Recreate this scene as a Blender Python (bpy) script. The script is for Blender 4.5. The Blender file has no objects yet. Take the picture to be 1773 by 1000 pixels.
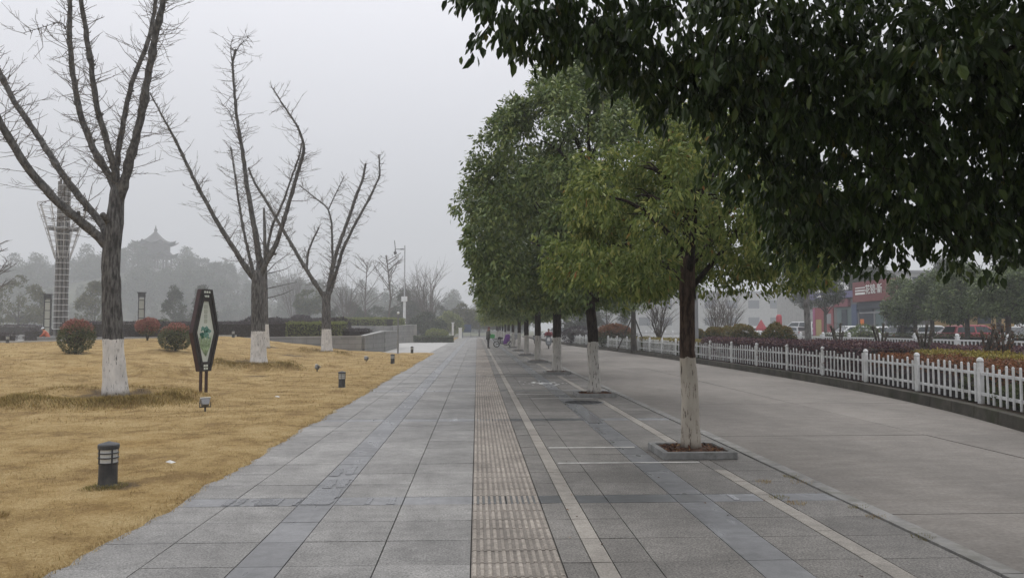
import bpy, bmesh, math, random
import numpy as np
from mathutils import Vector, Matrix, Euler

sc = bpy.context.scene
col = sc.collection
R = math.radians

# ------------------------------------------------------------------ camera
EYE = Vector((0, 0, 1.6))
FPX, PCX, PCY = 1350.0, 886.5, 500.0          # focal length and centre in photo pixels (1773 x 1000)
cd = bpy.data.cameras.new('camera')
cam = bpy.data.objects.new('camera', cd)
col.objects.link(cam)
cd.sensor_width = 36.0
cd.lens = FPX / 1773 * 36.0
cd.clip_start, cd.clip_end = 0.05, 3000
cam.location = EYE
cam.rotation_euler = (R(90 + 2.885), 0, R(-2.56))
sc.camera = cam
RM = cam.rotation_euler.to_matrix()

# ------------------------------------------------------------------ sky, sun, exposure
w = bpy.data.worlds.new('World')
sc.world = w
w.use_nodes = True
nt = w.node_tree
nt.nodes.clear()
wo = nt.nodes.new('ShaderNodeOutputWorld')
bg = nt.nodes.new('ShaderNodeBackground')
sky = nt.nodes.new('ShaderNodeTexSky')
sky.sky_type = 'NISHITA'
sky.sun_disc = False
SUN_EL, SUN_ROT = R(52), R(200)
sky.sun_elevation, sky.sun_rotation = SUN_EL, SUN_ROT
sky.dust_density = 4.0
tc = nt.nodes.new('ShaderNodeTexCoord')
sx = nt.nodes.new('ShaderNodeSeparateXYZ')
nt.links.new(tc.outputs['Generated'], sx.inputs[0])
rp = nt.nodes.new('ShaderNodeValToRGB')          # overcast: a cloud deck that is brighter overhead
rp.color_ramp.elements[0].position = 0.0
rp.color_ramp.elements[0].color = (2.7, 2.75, 2.9, 1)
rp.color_ramp.elements[1].position = 1.0
rp.color_ramp.elements[1].color = (10.6, 10.6, 11.0, 1)
e = rp.color_ramp.elements.new(0.12); e.color = (3.8, 3.85, 4.05, 1)
e = rp.color_ramp.elements.new(0.42); e.color = (6.5, 6.5, 6.85, 1)
nt.links.new(sx.outputs[2], rp.inputs[0])
mx = nt.nodes.new('ShaderNodeMix'); mx.data_type = 'RGBA'
mx.inputs[0].default_value = 0.93
nt.links.new(sky.outputs[0], mx.inputs[6])
nt.links.new(rp.outputs[0], mx.inputs[7])
nt.links.new(mx.outputs[2], bg.inputs[0])
bg.inputs[1].default_value = 0.145
nt.links.new(bg.outputs[0], wo.inputs[0])

sd = bpy.data.lights.new('sun', 'SUN')
sd.energy = 0.9; sd.angle = R(25); sd.color = (1, 0.97, 0.93)
so = bpy.data.objects.new('sun', sd); col.objects.link(so)
so.rotation_euler = (R(90) - SUN_EL, 0, R(180) - SUN_ROT + R(180))

sc.view_settings.view_transform = 'Standard'
sc.view_settings.look = 'None'
sc.view_settings.exposure = 0.10
sc.view_settings.gamma = 1.0
sc.view_settings.use_curve_mapping = False
sc.render.engine = 'CYCLES'
cy = sc.cycles
cy.max_bounces = 6; cy.diffuse_bounces = 3; cy.glossy_bounces = 2
cy.transmission_bounces = 4; cy.transparent_max_bounces = 6; cy.volume_bounces = 1
cy.use_denoising = True
cy.caustics_reflective = cy.caustics_refractive = False

HAZE = 0.0016

# ------------------------------------------------------------------ pixel helpers (photo pixels -> points in the place)
def ray(px, py):
    return RM @ Vector(((px - PCX) / FPX, -(py - PCY) / FPX, -1.0))
def at(px, py, Y):
    d = ray(px, py); return EYE + d * (Y / d.y)
def gnd(px, py, z=0.0):
    d = ray(px, py); return EYE + d * ((z - EYE.z) / d.z)

# ------------------------------------------------------------------ objects
def tag(o, label=None, cat=None, group=None, kind=None):
    if label: o['label'] = label
    if cat: o['category'] = cat
    if group: o['group'] = group
    if kind: o['kind'] = kind
    return o
def thing(name, label, cat, loc=(0, 0, 0), rz=0.0, group=None):
    o = bpy.data.objects.new(name, None); col.objects.link(o)
    o.empty_display_size = 0.2
    o.location = loc; o.rotation_euler = (0, 0, rz)
    return tag(o, label, cat, group)
KIDS = {}
def link(name, me, parent=None, mats=()):
    o = bpy.data.objects.new(name, me); col.objects.link(o)
    for m in mats: me.materials.append(m)
    if parent is not None:
        o.parent = parent; KIDS.setdefault(parent.name, []).append(o)
    return o
def dup(root, loc=None, rz=None, label=None, scale=None, group=None):
    r = root.copy(); col.objects.link(r)
    if loc is not None: r.location = loc
    if rz is not None: r.rotation_euler = (0, 0, rz)
    if scale is not None: r.scale = (scale,) * 3 if not hasattr(scale, '__len__') else scale
    if label: r['label'] = label
    if group: r['group'] = group
    for ch in KIDS.get(root.name, []):
        c = ch.copy(); col.objects.link(c); c.parent = r
        KIDS.setdefault(r.name, []).append(c)
        for g in KIDS.get(ch.name, []):
            d = g.copy(); col.objects.link(d); d.parent = c
            KIDS.setdefault(c.name, []).append(d)
    return r

def np_mesh(name, V, F, mats=None, smooth=False):
    """V (n,3), F list of int arrays, each (m,k)."""
    me = bpy.data.meshes.new(name)
    V = np.asarray(V, np.float32)
    Fs = [np.asarray(f, np.int32) for f in F if len(f)]
    loops = np.concatenate([f.ravel() for f in Fs])
    sizes = np.concatenate([np.full(len(f), f.shape[1], np.int32) for f in Fs])
    starts = np.concatenate([[0], np.cumsum(sizes)[:-1]]).astype(np.int32)
    me.vertices.add(len(V)); me.vertices.foreach_set('co', V.ravel())
    me.loops.add(len(loops)); me.loops.foreach_set('vertex_index', loops)
    me.polygons.add(len(sizes)); me.polygons.foreach_set('loop_start', starts)
    try: me.polygons.foreach_set('loop_total', sizes)
    except Exception: pass
    if mats is not None: me.polygons.foreach_set('material_index', np.asarray(mats, np.int32))
    me.polygons.foreach_set('use_smooth', np.full(len(sizes), bool(smooth)))
    me.update(); me.validate()
    return me

class MB:
    """collects simple shapes, then links them as ONE mesh object"""
    def __init__(s): s.v = []; s.f = []
    def add(s, V, F):
        n = len(s.v); s.v += [tuple(p) for p in V]; s.f += [tuple(i + n for i in f) for f in F]
        return s
    def box(s, c, d, rz=0.0, M=None, taper=1.0):
        x, y, z = d[0] / 2, d[1] / 2, d[2] / 2; t = taper
        V = [(-x, -y, -z), (x, -y, -z), (x, y, -z), (-x, y, -z), (-x * t, -y * t, z), (x * t, -y * t, z), (x * t, y * t, z), (-x * t, y * t, z)]
        m = M if M is not None else Matrix.Rotation(rz, 3, 'Z')
        V = [m @ Vector(p) + Vector(c) for p in V]
        return s.add(V, [(0, 3, 2, 1), (4, 5, 6, 7), (0, 1, 5, 4), (1, 2, 6, 5), (2, 3, 7, 6), (3, 0, 4, 7)])
    def bar(s, a, b, wd, ht=None):
        a, b = Vector(a), Vector(b); d = b - a; ht = ht or wd
        q = d.to_track_quat('Z', 'Y').to_matrix()
        return s.box((a + b) / 2, (wd, ht, d.length), M=q)
    def tube(s, pts, rad, n=8, caps=True, jit=0.0, rng=None):
        pts = [Vector(p) for p in pts]
        if not hasattr(rad, '__len__'): rad = [rad] * len(pts)
        T = []
        for i in range(len(pts)):
            a = pts[max(i - 1, 0)]; b = pts[min(i + 1, len(pts) - 1)]
            T.append((b - a).normalized())
        u = T[0].orthogonal().normalized(); V = []
        for p, t, r in zip(pts, T, rad):
            u = (u - t * u.dot(t)).normalized(); vv = t.cross(u)
            for k in range(n):
                a = 2 * math.pi * k / n
                rr = r * (1 + (rng.uniform(-jit, jit) if rng else 0))
                V.append(p + (u * math.cos(a) + vv * math.sin(a)) * rr)
        F = []
        for i in range(len(pts) - 1):
            for k in range(n):
                k2 = (k + 1) % n
                F.append((i * n + k, i * n + k2, (i + 1) * n + k2, (i + 1) * n + k))
        if caps:
            F.append(tuple(range(n - 1, -1, -1))); F.append(tuple(range((len(pts) - 1) * n, len(pts) * n)))
        return s.add(V, F)
    def lathe(s, prof, c=(0, 0, 0), n=20, sx=1.0, sy=1.0):
        V = []; F = []
        for (r, z) in prof:
            for k in range(n):
                a = 2 * math.pi * k / n
                V.append((c[0] + r * math.cos(a) * sx, c[1] + r * math.sin(a) * sy, c[2] + z))
        m = len(prof)
        for i in range(m - 1):
            for k in range(n):
                k2 = (k + 1) % n
                F.append((i * n + k, i * n + k2, (i + 1) * n + k2, (i + 1) * n + k))
        if prof[0][0] > 1e-6: F.append(tuple(range(n - 1, -1, -1)))
        if prof[-1][0] > 1e-6: F.append(tuple(range((m - 1) * n, m * n)))
        return s.add(V, F)
    def ball(s, c, r, n=14, m=9):
        if not hasattr(r, '__len__'): r = (r, r, r)
        prof = [(max(1e-4, math.sin(math.pi * i / m)) , -math.cos(math.pi * i / m)) for i in range(m + 1)]
        V = []; F = []
        for (q, z) in prof:
            for k in range(n):
                a = 2 * math.pi * k / n
                V.append((c[0] + r[0] * q * math.cos(a), c[1] + r[1] * q * math.sin(a), c[2] + r[2] * z))
        for i in range(m):
            for k in range(n):
                k2 = (k + 1) % n
                F.append((i * n + k, i * n + k2, (i + 1) * n + k2, (i + 1) * n + k))
        return s.add(V, F)
    def prism(s, poly, axis, a, b):
        """poly in the two other axes, extruded from a to b along axis 'x','y','z'"""
        def P(p, t):
            return {'x': (t, p[0], p[1]), 'y': (p[0], t, p[1]), 'z': (p[0], p[1], t)}[axis]
        n = len(poly)
        V = [P(p, a) for p in poly] + [P(p, b) for p in poly]
        F = [tuple(range(n - 1, -1, -1)), tuple(range(n, 2 * n))]
        for k in range(n): F.append((k, (k + 1) % n, n + (k + 1) % n, n + k))
        return s.add(V, F)
    def ring(s, c, R0, r, axis='x', n=24, m=8):
        V = []; F = []
        for i in range(n):
            a = 2 * math.pi * i / n
            for j in range(m):
                b = 2 * math.pi * j / m
                q = R0 + r * math.cos(b); h = r * math.sin(b)
                p = {'x': (h, q * math.cos(a), q * math.sin(a)), 'y': (q * math.cos(a), h, q * math.sin(a)), 'z': (q * math.cos(a), q * math.sin(a), h)}[axis]
                V.append((c[0] + p[0], c[1] + p[1], c[2] + p[2]))
        for i in range(n):
            for j in range(m):
                i2, j2 = (i + 1) % n, (j + 1) % m
                F.append((i * m + j, i2 * m + j, i2 * m + j2, i * m + j2))
        return s.add(V, F)
    def build(s, name, mt, parent=None, smooth=False, bevel=0.0):
        me = bpy.data.meshes.new(name)
        me.from_pydata(s.v, [], s.f)
        bm = bmesh.new(); bm.from_mesh(me)
        bmesh.ops.recalc_face_normals(bm, faces=bm.faces)
        bm.to_mesh(me); bm.free()
        if smooth: me.polygons.foreach_set('use_smooth', np.ones(len(me.polygons), bool))
        me.update()
        o = link(name, me, parent, [mt])
        if bevel:
            b = o.modifiers.new('edge', 'BEVEL'); b.width = bevel; b.segments = 2; b.limit_method = 'ANGLE'; b.angle_limit = R(35)
        return o

# ------------------------------------------------------------------ noise in numpy
def _hash(ix, iy, s):
    h = (ix * 374761393 + iy * 668265263 + s * 69069) & 0x7fffffff
    h = ((h ^ (h >> 13)) * 1274126177) & 0x7fffffff
    return ((h ^ (h >> 16)) & 0xffff) / 65535.0
def noise2(x, y, s=0):
    x = np.asarray(x, float); y = np.asarray(y, float)
    ix = np.floor(x).astype(np.int64); iy = np.floor(y).astype(np.int64)
    fx = x - ix; fy = y - iy
    fx = fx * fx * (3 - 2 * fx); fy = fy * fy * (3 - 2 * fy)
    a = _hash(ix, iy, s); b = _hash(ix + 1, iy, s); c = _hash(ix, iy + 1, s); d = _hash(ix + 1, iy + 1, s)
    return (a * (1 - fx) + b * fx) * (1 - fy) + (c * (1 - fx) + d * fx) * fy
def fbm(x, y, s=0, o=3):
    t = 0; a = 0.5; f = 1.0
    for k in range(o):
        t = t + a * noise2(x * f, y * f, s + k * 17); a *= 0.5; f *= 2.1
    return t
def sstep(t):
    t = np.clip(t, 0, 1); return t * t * (3 - 2 * t)

# ------------------------------------------------------------------ materials
class NM:
    def __init__(s, name):
        s.m = bpy.data.materials.new(name); s.m.use_nodes = True
        s.t = s.m.node_tree; s.N = s.t.nodes; s.L = s.t.links
        s.b = s.N['Principled BSDF']; s.out = s.N['Material Output']
        s.tc = None
    def n(s, kind, **kw):
        x = s.N.new('ShaderNode' + kind)
        for k, v in kw.items():
            if k in x.inputs.keys() if isinstance(k, str) else False: x.inputs[k].default_value = v
            else: setattr(x, k, v)
        return x
    def l(s, a, b): s.L.new(a, b)
    def coord(s, kind='Object', scale=(1, 1, 1)):
        if s.tc is None: s.tc = s.n('TexCoord')
        mp = s.n('Mapping'); mp.inputs['Scale'].default_value = scale
        s.l(s.tc.outputs[kind], mp.inputs[0]); return mp.outputs[0]
    def noise(s, co, scale, detail=4, rough=0.6):
        x = s.n('TexNoise'); x.inputs['Scale'].default_value = scale
        x.inputs['Detail'].default_value = detail; x.inputs['Roughness'].default_value = rough
        s.l(co, x.inputs['Vector']); return x.outputs['Fac']
    def ramp(s, fac, stops):
        x = s.n('ValToRGB'); el = x.color_ramp.elements
        while len(el) < len(stops): el.new(0.5)
        for e_, (p, c) in zip(el, stops):
            e_.position = p; e_.color = (*c, 1) if hasattr(c, '__len__') else (c, c, c, 1)
        s.l(fac, x.inputs[0]); return x.outputs[0]
    def mix(s, fac, a, b, blend='MIX'):
        x = s.n('Mix'); x.data_type = 'RGBA'; x.blend_type = blend
        for i, v in ((0, fac), (6, a), (7, b)):
            if isinstance(v, bpy.types.NodeSocket): s.l(v, x.inputs[i])
            elif i == 0: x.inputs[0].default_value = v
            else: x.inputs[i].default_value = (*v, 1) if len(v) == 3 else v
        return x.outputs[2]
    def math(s, op, a, b=0.0, clamp=False):
        x = s.n('Math'); x.operation = op; x.use_clamp = clamp
        for i, v in ((0, a), (1, b)):
            if isinstance(v, bpy.types.NodeSocket): s.l(v, x.inputs[i])
            else: x.inputs[i].default_value = v
        return x.outputs[0]
    def bump(s, h, strength=0.3, dist=0.02):
        x = s.n('Bump'); x.inputs['Strength'].default_value = strength; x.inputs['Distance'].default_value = dist
        s.l(h, x.inputs['Height']); s.l(x.outputs[0], s.b.inputs['Normal'])
    def island(s):
        return s.n('NewGeometry').outputs['Random Per Island']
    def color(s, v):
        if isinstance(v, bpy.types.NodeSocket): s.l(v, s.b.inputs['Base Color'])
        else: s.b.inputs['Base Color'].default_value = (*v, 1)
    def set(s, rough=0.8, spec=0.3, metal=0.0):
        s.b.inputs['Roughness'].default_value = rough
        s.b.inputs['Specular IOR Level'].default_value = spec
        s.b.inputs['Metallic'].default_value = metal
        return s

def surf(name, base, var=0.18, scale=3.0, rough=0.8, spec=0.3, bump=0.2, bscale=60.0, metal=0.0, dirt=None, stretch=(1, 1, 1), isl=0.0):
    m = NM(name).set(rough, spec, metal)
    co = m.coord('Object', stretch)
    lo = tuple(c * (1 - var) for c in base); hi = tuple(min(1, c * (1 + var)) for c in base)
    c = m.ramp(m.noise(co, scale, 5), [(0.38, lo), (0.62, hi)])
    if dirt: c = m.mix(m.ramp(m.noise(co, scale * 0.37 + 0.9, 6, 0.7), [(0.49, 0.0), (0.66, 0.8)]), c, dirt)
    if isl:
        c = m.mix(1.0, c, m.ramp(m.island(), [(0.0, (1 - isl,) * 3), (1.0, (1 + isl,) * 3)]), 'MULTIPLY')
    m.color(c)
    if bump: m.bump(m.noise(co, bscale, 3), bump, 0.01)
    return m.m

def leaf_mat(name, stops, rough=0.5, trans=0.25, spec=0.35):
    m = NM(name).set(rough, spec)
    c = m.ramp(m.island(), stops)
    m.color(c)
    tr = m.n('BsdfTranslucent'); m.l(c, tr.inputs[0])
    ms = m.n('MixShader'); ms.inputs[0].default_value = trans
    m.l(m.b.outputs[0], ms.inputs[1]); m.l(tr.outputs[0], ms.inputs[2]); m.l(ms.outputs[0], m.out.inputs[0])
    return m.m

def bark_mat(name, dark, light, wash=None, washcol=(0.62, 0.61, 0.58), sc_=(9, 9, 1.6), seed=0.0):
    m = NM(name).set(0.9, 0.15)
    co = m.coord('Object', sc_)
    f = m.noise(co, 2.6, 5, 0.65)
    c = m.ramp(f, [(0.41, dark), (0.50, tuple((a + b) / 2 for a, b in zip(dark, light))), (0.60, light)])
    big = m.noise(m.coord('Object', (1.5, 1.5, 1.5)), 1.6, 3)
    c = m.mix(m.ramp(big, [(0.4, 0.0), (0.75, 0.45)]), c, tuple(v * 0.6 for v in dark))
    if wash:
        sp = m.n('SeparateXYZ'); m.l(m.tc.outputs['Object'], sp.inputs[0])
        edge = m.math('ADD', sp.outputs[2], m.math('MULTIPLY', m.noise(m.coord('Object', (14, 14, 3)), 1.0, 3), 0.10))
        inw = m.math('LESS_THAN', edge, wash + 0.05)
        crack = m.ramp(m.noise(m.coord('Object', (13, 13, 2.2)), 2.4, 5, 0.7), [(0.36, 0.0), (0.44, 1.0)])
        low = m.math('ADD', sp.outputs[2], m.math('MULTIPLY', m.noise(m.coord('Object', (9, 9, 5)), 1.0, 4), 0.22))
        lowm = m.ramp(low, [(0.10, 0.0), (0.24, 1.0)])
        wc = m.ramp(m.noise(m.coord('Object', (5, 5, 2)), 1.3, 4), [(0.3, tuple(v * 0.72 for v in washcol)), (0.7, washcol)])
        c = m.mix(m.math('MULTIPLY', m.math('MULTIPLY', inw, crack), lowm), c, wc)
    m.color(c)
    m.bump(f, 0.8, 0.02)
    return m.m
# ------------------------------------------------------------------ leaves
def unit(a): return a / np.maximum(np.linalg.norm(a, axis=1, keepdims=True), 1e-9)
def leaves_np(P, D, Nn, L, W, shape=6):
    P = np.asarray(P, float); n = len(P)
    D = unit(D); S = unit(np.cross(D, Nn)); N = np.cross(S, D)
    L = np.broadcast_to(np.asarray(L, float), (n,))[:, None]; W = np.broadcast_to(np.asarray(W, float), (n,))[:, None]
    i = np.arange(n)[:, None]
    if shape == 6:
        V = np.stack([P, P + D * L * .33 + S * W * .5 + N * W * .16, P + D * L * .68 + S * W * .40 + N * W * .13, P + D * L - N * L * .10,
                      P + D * L * .68 - S * W * .40 + N * W * .13, P + D * L * .33 - S * W * .5 + N * W * .16], 1).reshape(-1, 3)
        F = np.concatenate([i * 6 + np.array([[0, 1, 2, 3]]), i * 6 + np.array([[0, 3, 4, 5]])])
    else:
        V = np.stack([P, P + D * L * .45 + S * W * .5, P + D * L, P + D * L * .45 - S * W * .5], 1).reshape(-1, 3)
        F = i * 4 + np.array([[0, 1, 2, 3]])
    return V, F
def rdir(g, n): return unit(g.normal(size=(n, 3)))

def clusters(g, C, O, per, size, spread, droop=0.5, shape=6, wr=0.45):
    """leaf whorls at twig tips: C centres, O outward unit dirs"""
    n = len(C)
    P = np.repeat(C, per, 0) + rdir(g, n * per) * (g.random((n * per, 1)) ** .6) * spread
    D = unit(np.repeat(O, per, 0) * .55 + rdir(g, n * per) * .75 + np.array([0, 0, -droop]))
    Nn = unit(rdir(g, n * per) * .8 + np.array([0, 0, .9]))
    L = size * g.uniform(.5, 1.35, n * per)
    return leaves_np(P, D, Nn, L, L * wr * g.uniform(.8, 1.2, n * per), shape)

def crown_profile(g, prof, nl, rl, ncl, per, size, spread, cx=0.0, cy=0.0, droop=0.5, shape=6, plume=0, flat=1.0, wr=.45, hole=None):
    """prof: [(z, radius)]. Sub-clumps of radius rl sit on the profile; leaf whorls sit on the outer side of each clump."""
    zs = np.array([p[0] for p in prof]); rs = np.array([p[1] for p in prof])
    zz = g.uniform(zs[0], zs[-1], nl * 3); acc = g.random(nl * 3) < (np.interp(zz, zs, rs) / rs.max()) ** .8
    zz = zz[acc][:nl]; a = g.uniform(0, 2 * math.pi, len(zz))
    if hole is not None:                                              # an open side, where the fork of the trunk shows
        kp = ~((np.abs((a - 1.5 * math.pi + math.pi) % (2 * math.pi) - math.pi) < hole[0]) & (zz < hole[1])); zz, a = zz[kp], a[kp]
    lr = g.uniform(rl * .6, rl * 1.3, len(zz))
    rr = np.maximum(np.interp(zz, zs, rs) - lr * .75, 0) * np.where(g.random(len(zz)) < .75, g.uniform(.86, 1.06, len(zz)), g.random(len(zz)) ** .5)
    LC = np.stack([cx + rr * np.cos(a), cy + rr * np.sin(a) * flat, zz], 1)
    if plume:                                                         # upright plumes that break the outline
        pz = zs[0] + (zs[-1] - zs[0]) * (.35 + .65 * g.random(plume) ** .7); pa_ = g.uniform(0, 2 * math.pi, plume)
        pr = np.maximum(np.interp(pz, zs, rs) + rl * .12, .05)
        PC = np.stack([cx + pr * np.cos(pa_), cy + pr * np.sin(pa_) * flat, pz], 1); plr = g.uniform(rl * .35, rl * .6, plume)
        stretch = np.concatenate([np.full(len(LC), .85), np.full(plume, 1.9)]); LC = np.concatenate([LC, PC]); lr = np.concatenate([lr, plr])
    else: stretch = np.full(len(LC), .85)
    wgt = lr ** 2.0 * np.where(stretch > 1, 1.5, 1); k = g.choice(len(LC), ncl, p=wgt / wgt.sum())
    d = rdir(g, ncl)
    outw = unit(LC[k] - np.array([cx, cy, zs.mean()]) + 1e-6)
    d = unit(d + outw * .55 + np.array([0, 0, .15]))
    rad = lr[k] * (.55 + .5 * g.random(ncl) ** .5)
    C = LC[k] + d * rad[:, None] * np.stack([np.where(stretch[k] > 1, 1 - .45 * np.clip(d[:, 2], -1, 1), 1), np.where(stretch[k] > 1, 1 - .45 * np.clip(d[:, 2], -1, 1), 1), stretch[k]], 1)
    lim = zs[0] - .25 + .75 * noise2(C[:, 0] * 1.4 + 50, C[:, 1] * 1.4 + 50, 7); low = C[:, 2] < lim
    C[:, 2] = np.where(low, lim + g.random(ncl) * .5, C[:, 2])
    return clusters(g, C, d, per, size, spread, droop, shape, wr)

# ------------------------------------------------------------------ materials for the ground
M = {}
M['joint'] = surf('dark_joint', (0.045, 0.043, 0.04), bump=0.1)
def granite(name, base, rough, speck, isl=0.1, spec=0.35, wet=0.0):
    m = NM(name).set(rough, spec)
    co = m.coord('Object')
    c = m.ramp(m.noise(co, 62, 4, 0.85), [(0.40, tuple(v * (1 - speck) for v in base)), (0.5, base), (0.62, tuple(v * (1 + speck) for v in base))])
    c = m.mix(1.0, c, m.ramp(m.island(), [(0, (1 - isl,) * 3), (1, (1 + isl,) * 3)]), 'MULTIPLY')
    st = m.noise(co, 0.9, 6, 0.65)
    c = m.mix(1.0, c, m.ramp(st, [(0.38, 0.76), (0.60, 1.08)]), 'MULTIPLY')
    sm = m.noise(co, 7.0, 5, 0.7)
    c = m.mix(1.0, c, m.ramp(sm, [(0.38, 0.84), (0.58, 1.05)]), 'MULTIPLY')
    if wet:
        wv = m.noise(m.coord('Object', (5.5, 2.0, 1)), 1.1, 2, 0.4)
        wm = m.ramp(wv, [(0.56, 0.0), (0.72, 1.0)])
        c = m.mix(m.math('MULTIPLY', wm, wet), c, tuple(v * 0.45 for v in base))
        rr = m.ramp(wm, [(0.0, (rough,) * 3), (1.0, (0.12,) * 3)])
        m.l(rr, m.b.inputs['Roughness'])
    m.color(c)
    m.bump(m.noise(co, 120, 3, 0.8), 0.25 if rough > .5 else 0.04, 0.004)
    return m.m
M['granite_light'] = granite('flamed_granite', (0.240, 0.235, 0.224), 0.70, 0.45)
M['granite_dark'] = granite('speckled_granite', (0.185, 0.175, 0.160), 0.70, 0.55, 0.12)
M['smooth_light'] = granite('honed_slate', (0.200, 0.202, 0.206), 0.48, 0.10, 0.12, 0.25, 0.30)
M['smooth_dark'] = granite('honed_dark_slate', (0.135, 0.138, 0.142), 0.34, 0.08, 0.10, 0.5)
M['tactile'] = granite('tactile_beige', (0.325, 0.290, 0.250), 0.78, 0.30, 0.12)
M['tactile_base'] = granite('tactile_dark_base', (0.228, 0.205, 0.18), 0.85, 0.3, 0.1)  # darker beige than the ribs, shows in the grooves between them
M['beige'] = granite('beige_granite', (0.310, 0.286, 0.252), 0.72, 0.25, 0.06)
M['white_line'] = surf('worn_white_paint', (0.60, 0.59, 0.56), 0.2, 4, 0.75, bump=0.1, dirt=(0.26, 0.25, 0.235))
M['concrete'] = None
m = NM('brushed_concrete').set(0.85, 0.25)
co = m.coord('Object')
c = m.ramp(m.noise(m.coord('Object', (0.8, 1.8, 1)), 2.6, 7, 0.75), [(0.36, (0.168, 0.153, 0.136)), (0.64, (0.218, 0.202, 0.182))])
c = m.mix(1.0, c, m.ramp(m.noise(m.coord('Object', (1, .45, 1)), 0.5, 7, 0.7), [(0.38, 0.80), (0.62, 1.10)]), 'MULTIPLY')
c = m.mix(1.0, c, m.ramp(m.noise(co, 26, 4, 0.7), [(0.38, 0.84), (0.62, 1.08)]), 'MULTIPLY')
c = m.mix(1.0, c, m.ramp(m.island(), [(0, 0.95), (1, 1.05)]), 'MULTIPLY')
m.color(c); m.bump(m.noise(m.coord('Object', (4, 60, 4)), 2.0, 4), 0.3, 0.004)
M['concrete'] = m.m
M['kerb'] = surf('kerb_granite', (0.215, 0.21, 0.198), 0.22, 5, 0.75, dirt=(0.15, 0.145, 0.12), isl=0.08)
M['bed_kerb'] = surf('mossy_kerb', (0.060, 0.054, 0.044), 0.3, 2.2, 0.9, bump=0.4, bscale=35, dirt=(0.030, 0.034, 0.014), isl=0.1)
M['soil'] = surf('soil', (0.055, 0.038, 0.026), 0.4, 14, 0.95, bump=0.9, bscale=70)
M['asphalt'] = surf('asphalt', (0.085, 0.085, 0.086), 0.2, 0.4, 0.75, bump=0.3, bscale=150)
M['plaza'] = surf('plaza_stone', (0.34, 0.335, 0.32), 0.12, 0.6, 0.6, bump=0.05, isl=0.08)
M['earth'] = surf('rough_ground', (0.10, 0.105, 0.06), 0.3, 0.2, 0.95)

def struct(o): o['kind'] = 'structure'; return o

# ------------------------------------------------------------------ ground sheets
def sheet(name, poly, z, mt):
    me = np_mesh(name, [(x, y, z) for x, y in poly], [np.array([range(len(poly))])])
    return struct(link(name, me, None, [mt]))
sheet('ground', [(-440, -25), (440, -25), (440, 545), (-440, 545)], -0.16, M['earth'])

# ---- paving: one small slab per stone
LX = -2.78                                   # where the lawn begins
Y0, Y1 = -3.0, 150.0
U = 0.62
def slabs(name, cells, mt, th=0.03, gap=0.0045, seed=1):
    """cells: (x0,x1,y0,y1)"""
    g = np.random.default_rng(seed)
    c = np.array(cells, float); n = len(c)
    z = g.uniform(-.0012, .0012, n)
    gp = np.where(c[:, 2] > 40, gap * 1.3, gap)
    x0, x1, y0, y1 = c[:, 0] + gp, c[:, 1] - gp, c[:, 2] + gp, c[:, 3] - gp
    tl = g.normal(0, .0012, n)
    V = np.stack([np.stack([x0, y0, z - th], 1), np.stack([x1, y0, z - th], 1), np.stack([x1, y1, z - th], 1), np.stack([x0, y1, z - th], 1),
                  np.stack([x0, y0, z + tl], 1), np.stack([x1, y0, z], 1), np.stack([x1, y1, z - tl], 1), np.stack([x0, y1, z], 1)], 1).reshape(-1, 3)
    i = np.arange(n)[:, None] * 8
    F = np.concatenate([i + np.array([q]) for q in ([4, 5, 6, 7], [0, 1, 5, 4], [1, 2, 6, 5], [2, 3, 7, 6], [3, 0, 4, 7])])
    return struct(link(name, np_mesh(name, V, [F]), None, [mt]))
BANDS = [7.38 + 6.38 * k for k in range(-1, 22)]                    # cross bands of honed stone
BW = 0.33
def rows(period=U):
    out = []; prev = Y0
    for b in BANDS:
        a = b - BW / 2
        if a <= prev: prev = max(prev, b + BW / 2); continue
        n = max(1, round((a - prev) / period))
        for k in range(n): out.append((prev + (a - prev) * k / n, prev + (a - prev) * (k + 1) / n))
        prev = b + BW / 2
    return [r for r in out if r[1] < Y1]
RW = rows()
left_cols = [(-3.1, -2.25), (-2.25, -1.62), (-1.30, -0.68), (-0.68, -0.04)]
right_cols_a = [(0.585, 0.79)]
right_cols = [(0.935, 1.22), (1.22, 1.86), (2.19, 2.68), (2.84, 3.39)]
light, dark, sml, smd, tac, bei = [], [], [], [], [], []
for y0, y1 in RW:
    for a, b in left_cols: light.append((a, b, y0, y1))
    for a, b in right_cols_a + right_cols: dark.append((a, b, y0, y1))
    sml.append((-1.62, -1.30, y0, y1)); sml.append((1.86, 2.19, y0, y1))
    bei.append((0.79, 0.935, y0, y1))
    ym = (y0 + y1) / 2
    for yy in ((y0, ym), (ym, y1)): tac.append((-0.04, 0.585, *yy))
for b in BANDS:
    y0, y1 = b - BW / 2, b + BW / 2
    for a, c in left_cols: sml.append((a, c, y0, y1))
    for a, c in ((-1.62, -1.30), (2.19, 2.68), (2.84, 3.39)): sml.append((a, c, y0, y1))
    for a, c in ((-0.04, 0.2725), (0.2725, 0.585), (0.585, 0.79), (0.935, 1.22), (1.22, 1.86), (1.86, 2.19)): smd.append((a, c, y0, y1))
    bei.append((0.79, 0.935, y0, y1))
stripw = []
slabs('pavement', light, M['granite_light'], seed=1)
slabs('pavement_speckled', dark, M['granite_dark'], seed=2)
slabs('pavement_honed_band', sml, M['smooth_light'], seed=3)
slabs('pavement_dark_band', smd, M['smooth_dark'], seed=4)
slabs('tactile_pavement', tac, M['tactile_base'], seed=5)
slabs('pavement_beige_strip', bei, M['beige'], seed=6)
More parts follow.
